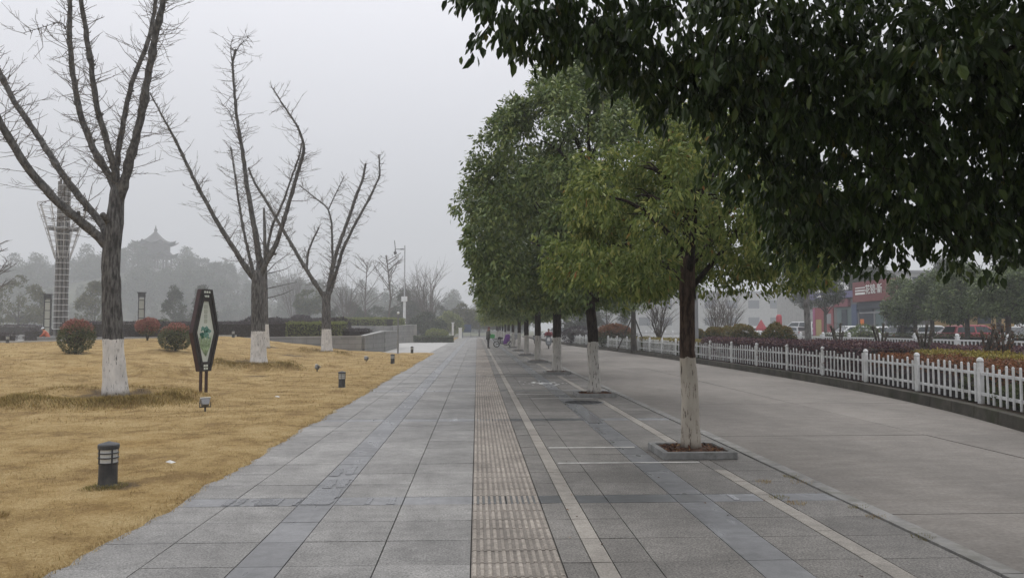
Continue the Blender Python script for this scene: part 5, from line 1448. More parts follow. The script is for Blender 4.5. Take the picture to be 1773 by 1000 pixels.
# trees between the plaza and the hill
M['olive_leaf'] = leaf_mat('olive_leaf', [(0.0, (0.055, 0.062, 0.028)), (0.6, (0.10, 0.105, 0.045)), (1.0, (0.16, 0.155, 0.06))], 0.6, 0.25)
for i, (px, ptop, Y, r, z0, zb, mt, lab, pk) in enumerate([
    (34, 484, 78, 2.7, 1.7, .5, 'olive_leaf', 'broad olive-green tree with a double trunk at the left edge', 0), (166, 491, 80, 1.9, .9, .5, 'olive_leaf', 'olive-green round tree between the lattice tower and the largest bare tree', 0),
    (302, 490, 84, 2.0, .8, .5, 'wood_leaf', 'dark conical evergreen left of the sign', 1), (352, 487, 92, 2.2, .8, .5, 'wood_leaf', 'dark conical evergreen directly behind the sign', 1),
    (536, 500, 92, 2.1, 2.9, 1.0, 'hedge_green', 'umbrella-shaped green tree between the second and third bare trees', 0), (700, 508, 100, 2.2, 1.2, 1.2, 'wood_leaf', 'dark tree behind the camera pole', 0), (800, 532, 150, 3.6, 1.6, 0, 'olive_leaf', 'hazy olive tree at the far end of the path', 0),
    (606, 528, 96, 3.0, 1.0, .8, 'wood_leaf', 'low dark tree right of the third bare tree', 0), (660, 532, 104, 3.2, .8, .8, 'wood_leaf', 'low bushy tree behind the second planter wall', 0), (830, 540, 165, 4, 1.5, 0, 'olive_leaf', 'hazy tree beyond the path where the row ends', 0),
    (775, 545, 128, 2.6, .8, 0, 'hedge_lime', 'pale yellow-green small tree at the far left side of the path', 0), (740, 548, 115, 2.8, .6, 0, 'wood_leaf', 'low dark shrub tree below the wide bare tree', 0), (880, 530, 175, 5, 1.5, 0, 'wood_leaf', 'hazy dark tree far beyond the cross street', 0), (760, 535, 170, 5, 1.2, 0, 'wood_leaf', 'hazy broad tree at the far left of the cross street', 0),
    (1000, 520, 120, 3.5, 1.6, 0, 'wood_leaf', 'hazy dark tree beyond the far end of the picket fence', 0), (1050, 505, 105, 3.3, 1.8, 0, 'wood_leaf', 'hazy tree behind the wide rust-topped shrub', 0)]):
    if 76 < Y < 112 and px < 900: Y *= 1.5; r *= 1.5; z0 *= 1.5; zb = -.1
    p = at(px, ptop, Y); h = p.z - zb
    prof = [(z0, r * .75), (z0 + (h - z0) * .35, r), (z0 + (h - z0) * .7, r * .75), (h, .25)] if pk == 0 else [(z0 * .5, r), (h * .4, r * .72), (h * .75, r * .32), (h, .08)]
    tree('distant_tree', lab, (p.x, Y, zb), prof, 1300, .20 if Y < 110 else .32, .62 if Y < 110 else .9, 400 + i, M[mt], z0 * .95 + .2, .14, nl=36, spread=.3)

# bare trees in the haze
M['bare_far'] = surf('hazy_bark', (0.09, 0.075, 0.062), 0.2, 3, 0.9, bump=0)
def bare_tree(label, px, ptop, Y, zb, seed, style=0, r0=.10, group='leafless trees in the haze'):
    rng = random.Random(seed)
    if Y > 76 and px < 900: Y *= 1.4; r0 *= 1.4; zb = -.1
    p = at(px, ptop, Y); h = p.z - zb
    root = thing('bare_tree', label, 'tree', (p.x, Y, zb), group=group)
    mb = MB(); tw_ = MB()
    def grow(a, d, L, r, lv):
        b = a + d * L * .5 + Vector((rng.uniform(-1, 1), rng.uniform(-1, 1), 0)) * L * .04; c = b + (d + Vector((rng.uniform(-.12, .12), rng.uniform(-.12, .12), .10))).normalized() * L * .5
        (mb if lv < 1 else tw_).tube([a, b, c], [r, r * .8, r * .5], n=6 if lv < 2 else 4, caps=False)
        if lv < 3:
            for _ in range([15 if style == 0 else 7, 6, 4][lv]):
                f = rng.uniform(.28, 1.0) if lv == 0 else rng.uniform(.3, 1)
                s = a.lerp(b, f * 2) if f < .5 else b.lerp(c, f * 2 - 1)
                an = rng.uniform(0, 6.283); sp = rng.uniform(.55, .95) if style == 0 else rng.uniform(.3, .65)
                u = Vector((math.cos(an), math.sin(an), 0)); nd = (d * (1 - sp * .5) + u * sp).normalized()
                grow(s, nd, L * (rng.uniform(.24, .46) * (1.35 - .9 * f if lv == 0 else 1) if style == 0 else rng.uniform(.45, .65)), r * .42, lv + 1)
    if style == 0: grow(Vector((0, 0, -.1)), Vector((0, 0, 1)), h, r0, 0)
    else:
        mb.tube([(0, 0, -.1), (0, 0, h * .22)], [r0, r0 * .85], n=8)
        for k in range(6):
            an = k * 1.05 + rng.uniform(-.2, .2); grow(Vector((0, 0, h * .2)), Vector((math.cos(an) * .42, math.sin(an) * .42, 1)).normalized(), h * .52, r0 * .5, 1)
            grow(Vector((0, 0, h * .2)), Vector((math.cos(an) * .22, math.sin(an) * .22, 1)).normalized(), h * .78, r0 * .5, 1)
    mb.build('trunk', M['bare_far'], root, smooth=True); tw_.build('branches', M['bare_far'], root)
bare_tree('leafless slender tree with level branches, right of the third whitewashed tree', 636, 452, 92, .8, 1)
bare_tree('taller leafless tree with upright twin leaders left of the camera pole', 671, 440, 92, .8, 2, r0=.13)
bare_tree('wide leafless tree with fan-shaped crown behind the second planter', 742, 490, 100, .2, 3, 1, .16)
bare_tree('leafless narrow tree just right of the camera pole', 706, 490, 100, .8, 4, 0, .07)
bare_tree('leafless bush-like tree beside the third whitewashed trunk', 600, 500, 98, .8, 5, 1, .12)
bare_tree('leafless fan-shaped tree left of the wide one', 722, 500, 112, .2, 6, 1, .12)
bare_tree('thin leafless tree top at the left frame edge', -4, 420, 62, .5, 7, 0, .10)
bare_tree('leafless tree peeping between the second and third whitewashed trees', 508, 478, 120, 1, 8, 1, .12)
bare_tree('low spreading purple-twigged tree behind the golden hedge', 1141, 528, 49, .15, 9, 1, .07)
bare_tree('bare spreading tree beside the lamp column in front of pale haze', 1240, 525, 58, .15, 10, 1, .07)
bare_tree('bare low tree behind the round bushes', 1262, 528, 64, .15, 11, 1, .07)
# propped tree in the bed
p = at(1097, 585, 50)
pt = tree('propped_tree', 'evergreen tree held by wooden props behind the golden hedge', (p.x, 50, .15), [(2.3, 1.2), (3.0, 1.9), (4.2, 1.9), (5.2, 1.1), (5.8, .3)], 1500, .16, .5, 501, M['leaf_mid'], 2.4, .17, spread=.22)
for k in range(3):
    a = k * 2.094 + .5; MB().tube([(1.15 * math.cos(a), 1.15 * math.sin(a), -.05), (.12 * math.cos(a), .12 * math.sin(a), 2.1)], .045, 7).build('prop', M['trunk_plain'], pt)
# street tree with a pale washed trunk, whose crown is behind the overhanging leaves
p = at(1399, 604, 33)
M['pale_trunk'] = bark_mat('pale_trunk', (0.11, 0.105, 0.098), (0.24, 0.235, 0.225), None, sc_=(6, 6, 2))
sttr = thing('street_tree', 'smooth pale-trunked tree rising from the plum hedge', 'tree', (p.x, 33, .15))
MB().tube(*resample([(0, 0, -.05), (.02, 0, 1.2), (-.03, 0, 2.6), (.05, 0, 4.2)], [.17, .135, .125, .11], .2), n=12, jit=.03, rng=random.Random(3)).build('trunk', M['pale_trunk'], sttr, smooth=True)
V, F = simple_tree_mesh(502, [(4.0, .9), (4.8, 1.3), (5.8, 1.2), (6.8, .4)], 700, .16, .6, .22); link('crown', np_mesh('crown', V, [F]), sttr, [M['leaf_mid']])

# ------------------------------------------------------------------ far side of the motor road on the right
M['roundtree_leaf'] = leaf_mat('roadside_leaf', [(0.0, (0.055, 0.080, 0.034)), (0.5, (0.105, 0.145, 0.056)), (1.0, (0.20, 0.245, 0.10))], 0.55, 0.25)
gr = 'round green trees before the shops'
for i, (px, ptop, Y, r, zb, lab, zz) in enumerate([(1612, 486, 46, 1.75, .3, 'round green roadside tree, leftmost, below the yellow building', 1.8), (1672, 474, 42, 1.75, .3, 'round green roadside tree standing over the red cars', 1.8), (1742, 452, 37, 1.9, .3, 'round green roadside tree, rightmost, above the white car', 1.9),
                                                   (1560, 482, 53, 1.15, .3, 'slim hazy tree screening the right end of the shop front', 1.5), (1800, 470, 40, 2.0, .3, 'green roadside tree cut off by the right frame edge', 1.8), (1583, 500, 49, 1.2, .3, 'small green roadside tree between the shop and the round ones', 1.7)]):
    p = at(px, ptop, Y); h = p.z - zb
    tree('roadside_tree', lab, (p.x, Y, zb), [(zz, r * .7), (zz + .3 * (h - zz), r), (zz + .7 * (h - zz), r * .82), (h, .3)], 1700, .17, .62, 600 + i, M['roundtree_leaf'], zz + .3, .13, group=gr, nl=24, spread=.2)
for i, (px, ptop, Y, r, zb, lab, zz) in enumerate([(1725, 420, 62, 4.5, .3, 'tall dark hazy tree behind the round green ones', 2.5), (1462, 432, 92, 5.0, .3, 'tall hazy tree above the left shop signs', 4.2), (1425, 448, 95, 4.2, .3, 'hazy tree left of the shop front', 3.8), (1645, 455, 80, 4.0, .3, 'tall hazy tree behind the yellow building', 3),
                                                   (1800, 430, 56, 4, .3, 'tall dark tree at the right frame edge behind the cars', 2), (1508, 470, 88, 3.0, .3, 'hazy tree directly above the dark red shop sign', 5.2)]):
    p = at(px, ptop, Y); h = p.z - zb
    tree('hazy_tree', lab, (p.x, Y, zb), [(zz, r * .7), (zz + .3 * (h - zz), r), (zz + .7 * (h - zz), r * .82), (h, .3)], 2000, .24, .8, 620 + i, M['wood_leaf'], zz + .3, .2, group='tall hazy trees round the shops', nl=44, spread=.36)
# thin shop-side tree with visible trunk in front of the poster
tree('street_tree', 'thin-trunked young tree in front of the red poster', (at(1429, 560, 64).x, 64, .3), [(3.2, .9), (4.0, 1.5), (5.0, 1.2), (5.6, .3)], 700, .16, .5, 640, M['wood_leaf'], 2.6, .13)
hedge('low_hedge', 'low hedge beyond the road railing, in front of the parked cars', [(27.6, 26), (27.6, 60)], 1.2, .28, 1.25, M['hedge_green'], 9000, .11, 650)
p = at(1497, 574, 44); bush('round_bush', 'loose green bush before the white van', (p.x, 44, .28), 1.0, 1.5, M['roundtree_leaf'], 2200, .11, 651)

# ---- shops
M['text_font'] = None
def text_mesh(s, size, depth=.02):
    cu = bpy.data.curves.new('lettering', 'FONT'); cu.body = s; cu.size = size; cu.extrude = depth; cu.align_x = 'CENTER'; cu.align_y = 'CENTER'
    o = bpy.data.objects.new('tmp', cu); col.objects.link(o)
    dg = bpy.context.evaluated_depsgraph_get(); me = bpy.data.meshes.new_from_object(o.evaluated_get(dg))
    bpy.data.objects.remove(o); bpy.data.curves.remove(cu)
    me.materials.clear()
    return me
def lettering(s, size, loc, parent, mt, depth=.02, name='lettering', sx=1.0):
    """on a wall facing -X: reads left to right along -Y ... from the street"""
    me = text_mesh(s, size, depth)
    o = link(name, me, parent, [mt]); o.location = loc; o.rotation_euler = (R(90), 0, R(-90)); o.scale = (sx, 1, 1)
    return o
def flat(name, base, rough=.6, var=.06): return surf(name, base, var, 1.5, rough, bump=0)
M['sign_maroon'] = flat('maroon_sign', (0.17, 0.045, 0.045)); M['sign_violet'] = flat('violet_sign', (0.13, 0.12, 0.22)); M['sign_redpink'] = flat('red_fascia', (0.20, 0.06, 0.075))
M['letter_white'] = flat('white_letters', (0.72, 0.72, 0.70)); M['shop_dark'] = flat('dark_shop_glass', (0.035, 0.045, 0.06), .25); M['shop_wall'] = flat('shop_wall', (0.17, 0.165, 0.165), .8)
M['poster_red'] = flat('poster_red', (0.25, 0.06, 0.065)); M['poster_yellow'] = flat('poster_yellow', (0.33, 0.27, 0.10)); M['poster_pink'] = flat('poster_pink', (0.32, 0.09, 0.18)); M['blue_panel'] = flat('blue_panel', (0.05, 0.075, 0.14)); M['orange'] = flat('orange_notice', (0.62, 0.17, 0.035))
M['ochre'] = flat('ochre_wall', (0.46, 0.32, 0.15), .85); M['shop_frame'] = flat('shop_frame', (0.25, 0.25, 0.26)); M['teal_glass'] = flat('teal_glass', (0.10, 0.14, 0.14), .3)
SX = 37.0                                            # facade plane; the shops face the road
def sy(px): # distance along the road at which a facade point is seen at photo column px
    d = ray(px, 540); return SX / (d.x / d.y)
KS = SX / 31.5
def zs_(z): return .3 if z < .36 else 1.6 + (z - 1.6) * KS
def shop_box(root, O, name, x, ya, yb, za, zb_, d, mt):
    za, zb_ = zs_(za), zs_(zb_)
    return MB().box((x - O.x, (ya + yb) / 2 - O.y, (za + zb_) / 2 - O.z), (d, abs(yb - ya), zb_ - za)).build(name, mt, root)
# right shop with the maroon sign
y0, y1 = sy(1560), sy(1487)
O = Vector((SX, (y0 + y1) / 2, .3)); sh = thing('shop', 'shop with a dark red sign board over a dark glass front', 'shop', O)
shop_box(sh, O, 'wall', SX + 3, y0, y1, .3, 5.2, 6, M['shop_wall'])
zb0, zt0 = 3.75, 5.35
shop_box(sh, O, 'sign_board', SX - .3, y0 + .05, y1 - .05, zb0, zt0, .6, M['sign_maroon'])
ym = (y0 + y1) / 2
lettering('花镜·新', .95, (-.64, (sy(1525) - O.y), zs_(4.62) - .3), sh, M['letter_white'])
a_ = MB()
for k, (z, hh) in enumerate(((4.86, .10), (4.64, .13), (4.40, .20))):
    a_.box((-.62, sy(1501) - O.y, zs_(z) - .3), (.04, sy(1493) - sy(1510), hh))
a_.build('sign_small_print', M['letter_white'], sh)
shop_box(sh, O, 'fascia', SX - .1, y0 + .1, y1 - .1, 3.15, 3.72, .2, M['shop_dark'])
W_ = y1 - y0
for f0, f1 in ((.62, .97), (.04, .30)):
    w_ = shop_box(sh, O, 'window', SX - .03, y0 + W_ * f0, y0 + W_ * f1, .6, 3.1, .06, M['shop_dark'])
shop_box(sh, O, 'door', SX - .04, y0 + W_ * .36, y0 + W_ * .56, .32, 3.1, .08, M['teal_glass'])
fr = MB()
for f in (.02, .33, .58, .985): fr.box((-.09, y0 + W_ * f - O.y, zs_(2.9) / 2 - .15), (.12, .12, zs_(2.9) - .3))
fr.box((-.09, 0, zs_(2.85) - .3), (.1, W_ * .9, .12)); fr.build('frame', M['shop_frame'], sh)
shop_box(sh, O, 'notice', SX - .08, sy(1497), sy(1490.5), 1.3, 2.35, .02, M['orange'])
# left shop with white roof letters, red fascia and poster
y0, y1 = sy(1486), sy(1408)
O = Vector((SX, (y0 + y1) / 2, .3)); sh = thing('shop', 'shop with white letters on its roof edge and a large red and yellow poster', 'shop', O)
shop_box(sh, O, 'wall', SX + 3, y0 + .01, y1, .3, 4.5, 6, M['shop_wall'])
shop_box(sh, O, 'sign_board', SX - .2, y0 + .05, y1, 4.2, 4.75, .4, M['sign_violet'])
lettering('大众', 1.1, (-.42, sy(1427) - O.y, zs_(5.2) - .3), sh, M['letter_white'], name='roof_lettering', depth=.05)
lettering('小吃店', .9, (-.42, sy(1466) - O.y, zs_(5.12) - .3), sh, M['letter_white'], name='roof_lettering', depth=.05)
for a, b in ((1422, 1431), (1440, 1450)): shop_box(sh, O, 'sign_strip', SX - .42, sy(b), sy(a), 4.4, 4.58, .04, M['letter_white'])
shop_box(sh, O, 'fascia', SX - .15, sy(1473), sy(1447), 3.45, 4.1, .3, M['sign_redpink'])
shop_box(sh, O, 'blue_panel', SX - .12, sy(1487), sy(1478), .4, 3.6, .2, M['blue_panel'])
shop_box(sh, O, 'window', SX - .03, sy(1478), sy(1450), .5, 3.4, .06, M['teal_glass'])
shop_box(sh, O, 'door', SX - .08, sy(1468), sy(1459), .35, 3.2, .08, M['shop_dark'])
po = shop_box(sh, O, 'poster', SX - .08, sy(1444), sy(1409), .7, 3.5, .1, M['poster_red'])
for nm, a, b, za, zb_, mt in (('poster_patch', 1424, 1415, .9, 2.4, M['poster_yellow']), ('poster_patch', 1413, 1409.5, .9, 3.4, M['poster_pink']), ('poster_patch', 1441, 1431, 2.0, 2.9, M['shop_frame']), ('poster_strip', 1444, 1410, .72, .95, M['poster_yellow'])):
    shop_box(po, O, nm, SX - .145, sy(a), sy(b), za, zb_, .03, mt)
# ochre building behind
p = at(1606, 505, 68)
oc = thing('ochre_building', 'ochre-walled building with a flat pale roof edge behind the trees', 'building', (p.x + 3, 70, .3))
MB().box((0, 0, 2.5), (7, 8, 5.0)).build('wall', M['ochre'], oc)
MB().box((0, 0, 5.12), (7.6, 8.6, .24)).build('roof', M['coping'], oc)
for x in (-2, .8): MB().box((x, -4.01, 2.4), (1.2, .08, 1.4)).build('window', M['shop_dark'], oc)
p = at(1650, 500, 100)
hb = thing('hazy_building', 'pale blocky building fading into the haze above the shops', 'building', (p.x - 6, 112, .3))
MB().box((0, 0, 4.6), (22, 10, 9.2)).build('wall', M['coping'], hb); MB().box((0, 0, 9.3), (22.6, 10.6, .3)).build('roof', M['shop_frame'], hb)
for k in range(6):
    for z in (2.6, 5.4, 7.8): MB().box((-9 + 3.6 * k, -5.02, z), (1.7, .08, 1.4)).build('window', M['shop_dark'], hb)
p = at(1200, 520, 300)
hb2 = thing('hazy_building', 'long pale building just visible through haze behind the lamp column', 'building', (p.x, 300, 0)); hb2.scale = (1.9, 1.9, 1.9)
MB().box((0, 0, 4), (46, 10, 8)).build('wall', M['coping'], hb2); MB().box((0, 0, 8.1), (46.8, 10.8, .25)).build('roof', M['shop_frame'], hb2)
for k in range(10):
    for z in (2.2, 5.6): MB().box((-20 + 4.4 * k, -5.02, z), (2.2, .08, 1.6)).build('window', M['shop_dark'], hb2)
# red forecourt pieces
M['red_cloth'] = flat('red_cloth', (0.36, 0.06, 0.07))
p = at(1349, 565, 74); MB_ = MB().lathe([(.27, 0), (.27, 1.2), (.27, 2.4), (.2, 2.6), (0, 2.65)], n=16); o = MB_.build('inflatable_pillar', M['red_cloth'], smooth=True); o.location = (p.x, 74, .3); tag(o, 'upright red inflatable pillar far behind the round bushes', 'inflatable pillar')
p = at(1318, 565, 72); tn = thing('red_tent', 'small pointed red canopy far behind the round bushes', 'canopy', (p.x, 72, .3))
MB().lathe([(.55, 1.1), (.52, 1.3), (.0, 2.15)], n=4).build('canopy', M['red_cloth'], tn)
for x in (-.36, .36):
    for y in (-.36, .36): MB().box((x, y, .6), (.05, .05, 1.2)).build('leg', M['shop_frame'], tn)
# ------------------------------------------------------------------ cars
M['tyre'] = flat('tyre_rubber', (0.02, 0.02, 0.02), .85); M['rim'] = flat('wheel_rim', (0.32, 0.32, 0.33), .35); M['car_glass'] = flat('car_glass', (0.045, 0.055, 0.06), .12)
M['headlamp'] = flat('headlamp', (0.6, 0.6, 0.6), .2); M['taillamp'] = flat('tail_lamp', (0.35, 0.02, 0.02), .3); M['bumper'] = flat('black_trim', (0.03, 0.03, 0.032), .6)
def paint(name, c): 
    m = NM(name).set(.35, .5); m.color(m.ramp(m.noise(m.coord('Object'), 2, 3), [(.3, tuple(v * .93 for v in c)), (.7, c)])); m.b.inputs['Coat Weight'].default_value = .5; return m.m
PAINT = dict(white=paint('white_car_paint', (.66, .67, .67)), silver=paint('silver_car_paint', (.36, .37, .38)), dark=paint('dark_car_paint', (.05, .052, .06)), red=paint('red_car_paint', (.34, .03, .045)), wine=paint('wine_car_paint', (.20, .06, .07)), grey=paint('grey_car_paint', (.20, .21, .22)))
def car(label, x, y, z, rz, colr, style='sedan', group=None):
    """length along local +X is the front"""
    root = thing('parked_car', label, 'car', (x, y, z), rz=rz, group=group)
    pm = PAINT[colr]
    if style == 'sedan': lo = [(-2.25, .30), (-2.28, .75), (-2.2, .95), (-1.55, 1.02), (.75, 1.0), (1.6, .92), (2.15, .75), (2.25, .55), (2.2, .28)]; roof = [(-1.75, 1.0), (-1.15, 1.40), (-.6, 1.46), (.2, 1.44), (.95, .99)]
    elif style == 'hatch': lo = [(-1.95, .30), (-2.0, .8), (-1.95, 1.02), (.7, 1.02), (1.45, .95), (1.9, .75), (2.0, .55), (1.95, .28)]; roof = [(-1.93, 1.0), (-1.7, 1.45), (-1.0, 1.52), (.1, 1.50), (.85, 1.0)]
    else: lo = [(-2.35, .35), (-2.4, .9), (-2.35, 1.12), (1.3, 1.12), (2.0, 1.0), (2.35, .8), (2.4, .5), (2.35, .32)]; roof = [(-2.33, 1.1), (-2.2, 1.80), (-1.4, 1.90), (.6, 1.88), (1.5, 1.1)]
    W = .86
    def loft(prof, wb, wt, z0, z1):
        n = len(prof); V = []
        for s in (-1, 1):
            for (px_, pz) in prof:
                f = (pz - z0) / (z1 - z0); V.append((px_, s * (wb + (wt - wb) * max(0, min(1, f))), pz))
        F = [tuple(range(n)), tuple(range(2 * n - 1, n - 1, -1))] + [(k, (k + 1) % n, n + (k + 1) % n, n + k) for k in range(n)]
        return V, F
    MB().add(*loft(lo, W * .97, W * .99, .3, 1.0)).build('body', pm, root, bevel=.05)
    zr = max(p_[1] for p_ in roof); zbse = roof[0][1]
    cabin = MB().add(*loft(roof, W * .93, W * .70, zbse, zr)).build('cabin', pm, root, bevel=.04)
    # side windows, windscreen and rear window
    ins = [(roof[0][0] * .985 + .16, zbse + .05)] + [(p_[0] + (.08 if i < 2 else (-.08 if i > 2 else 0)), p_[1] - .10) for i, p_ in enumerate(roof[1:-1])] + [(roof[-1][0] - .20, zbse + .05)]
    def wy(z_): return W * .93 + (W * .70 - W * .93) * (z_ - zbse) / (zr - zbse)
    for s in (-1, 1):
        V = [(p_[0], s * (wy(p_[1]) + .006), p_[1]) for p_ in ins] + [(p_[0], s * (wy(p_[1]) - .03), p_[1]) for p_ in ins]; n = len(ins)
        g_ = MB().add(V, [tuple(range(n)), tuple(range(2 * n - 1, n - 1, -1))] + [(k, (k + 1) % n, n + (k + 1) % n, n + k) for k in range(n)]); g_.build('side_window', M['car_glass'], root)
        xm = (ins[0][0] + ins[-1][0]) / 2 - .05; za, zb_ = ins[0][1], zr - .1
        MB().add([(xm - .04, s * (wy(za) + .012), za), (xm + .04, s * (wy(za) + .012), za), (xm + .04, s * (wy(zb_) + .012), zb_), (xm - .04, s * (wy(zb_) + .012), zb_)], [(0, 1, 2, 3)]).build('pillar', pm, root)
    for (A, B, nm) in ((roof[-1], roof[-2], 'windscreen'), (roof[0], roof[1], 'rear_window')):
        d = Vector((B[0] - A[0], 0, B[1] - A[1])); nn = Vector((d.z, 0, -d.x)).normalized() * (.008 if nm == 'windscreen' else -.008)
        P = [Vector((A[0], 0, A[1])) + d * .1, Vector((A[0], 0, A[1])) + d * .88]
        MB().add([(P[0].x + nn.x, -wy(P[0].z) + .09, P[0].z + nn.z), (P[0].x + nn.x, wy(P[0].z) - .09, P[0].z + nn.z), (P[1].x + nn.x, wy(P[1].z) - .09, P[1].z + nn.z), (P[1].x + nn.x, -wy(P[1].z) + .09, P[1].z + nn.z)], [(0, 1, 2, 3)]).build(nm, M['car_glass'], root)
    xf, xr = lo[-2][0] - .85, lo[1][0] + .85
    for xw in (xf, xr):
        for s in (-1, 1):
            t = MB().ring((xw, s * (W - .08), .32), .22, .10, 'y', 22, 8).build('tyre', M['tyre'], root, smooth=True)
            MB().lathe([(0, -.06), (.2, -.06), (.22, 0), (.2, .06), (0, .06)], n=16).build('rim', M['rim'], t); KIDS[t.name][-1].rotation_euler = (R(90), 0, 0); KIDS[t.name][-1].location = (xw, s * (W - .07), .32)
    for s in (-1, 1):
        MB().box((lo[-3][0] + .02, s * .62, .72), (.18, .36, .15)).build('headlight', M['headlamp'], root, bevel=.03)
        MB().box((lo[1][0] + .02, s * .66, .84), (.10, .26, .16)).build('tail_light', M['taillamp'], root, bevel=.02)
        MB().box((roof[-1][0] - .35, s * (W + .06), 1.03), (.14, .18, .12)).build('mirror', pm, root, bevel=.03)
    MB().box((lo[-2][0] - .02, 0, .42), (.1, 1.3, .16)).box((lo[0][0] - .0, 0, .45), (.1, 1.3, .14)).build('bumper_trim', M['bumper'], root)
    return root
gc = 'cars parked before the shops'
def pcar(label, px, Y, z, rz, colr, style='sedan'):
    p = at(px, 565, Y); return car(label, p.x, Y, z, rz, colr, style, gc)
def fcar(label, px, rz, colr, style='sedan', X=31.2):
    d = ray(px, 565); return car(label, X, X * d.y / d.x, .30, rz, colr, style, gc)
c_ = fcar('white car with its side windows showing at the right frame edge', 1800, R(3), 'white', X=31.0)
fcar('bright red car partly hidden by pruned stubs', 1694, R(-3), 'red', 'hatch')
fcar('dark windowed car with a wine-red roof left of the bright red one', 1655, R(177), 'wine')
fcar('small white car low behind the hedge below the round trees', 1619, R(2), 'white', 'hatch', 32.2)
fcar('dark car beside the small white one below the leftmost round tree', 1588, R(-2), 'grey', 'hatch')
fcar('silver car between the white hatchback and the dark one', 1556, R(180), 'silver', 'sedan', 31.8)
fcar('white hatchback with a raked windscreen in front of the poster shop', 1467, R(184), 'white', 'hatch', 30.6)
fcar('white car half hidden behind the loose green bush', 1520, R(178), 'white', 'sedan', 31.0)
pcar('white car behind the middle round bush', 1238, 82, .30, R(175), 'white', 'sedan')
pcar('white saloon right of the red canopy far away', 1332, 92, .30, R(150), 'white', 'sedan')
pcar('silver car left of the pale van beside the red pillar', 1364, 84, .30, R(120), 'silver', 'hatch')
pcar('pale tall van right of the red pillar', 1384, 92, .5, R(120), 'white', 'van')
pcar('white car peeping over the brown bush', 1303, 95, .30, R(170), 'white', 'sedan')
pcar('white car far off beyond the picket fence', 985, 128, -.05, R(170), 'white', 'sedan')
pcar('hazy white van on the cross street beyond the row', 962, 152, -.05, R(178), 'white', 'van')

# ------------------------------------------------------------------ two-wheelers and people
M['skin'] = surf('skin', (0.42, 0.24, 0.17), 0.06, 8, 0.6, bump=0); M['hair'] = flat('dark_hair', (0.02, 0.016, 0.014), .6)
def skin_body(name, joints, edges, mt, parent, sub=1):
    me = bpy.data.meshes.new(name); names = list(joints); me.from_pydata([joints[k][0] for k in names], [(names.index(a), names.index(b)) for a, b in edges], [])
    o = link(name, me, parent, [mt]); o.modifiers.new('skin', 'SKIN')
    if not me.skin_vertices: me.skin_vertices.new()
    for i, k in enumerate(names):
        r = joints[k][1]; me.skin_vertices[0].data[i].radius = r if hasattr(r, '__len__') else (r, r)
        me.skin_vertices[0].data[i].use_root = (k == 'pelvis')
    s = o.modifiers.new('smooth', 'SUBSURF'); s.levels = sub; s.render_levels = sub
    me.polygons.foreach_set('use_smooth', [True] * len(me.polygons))
    return o
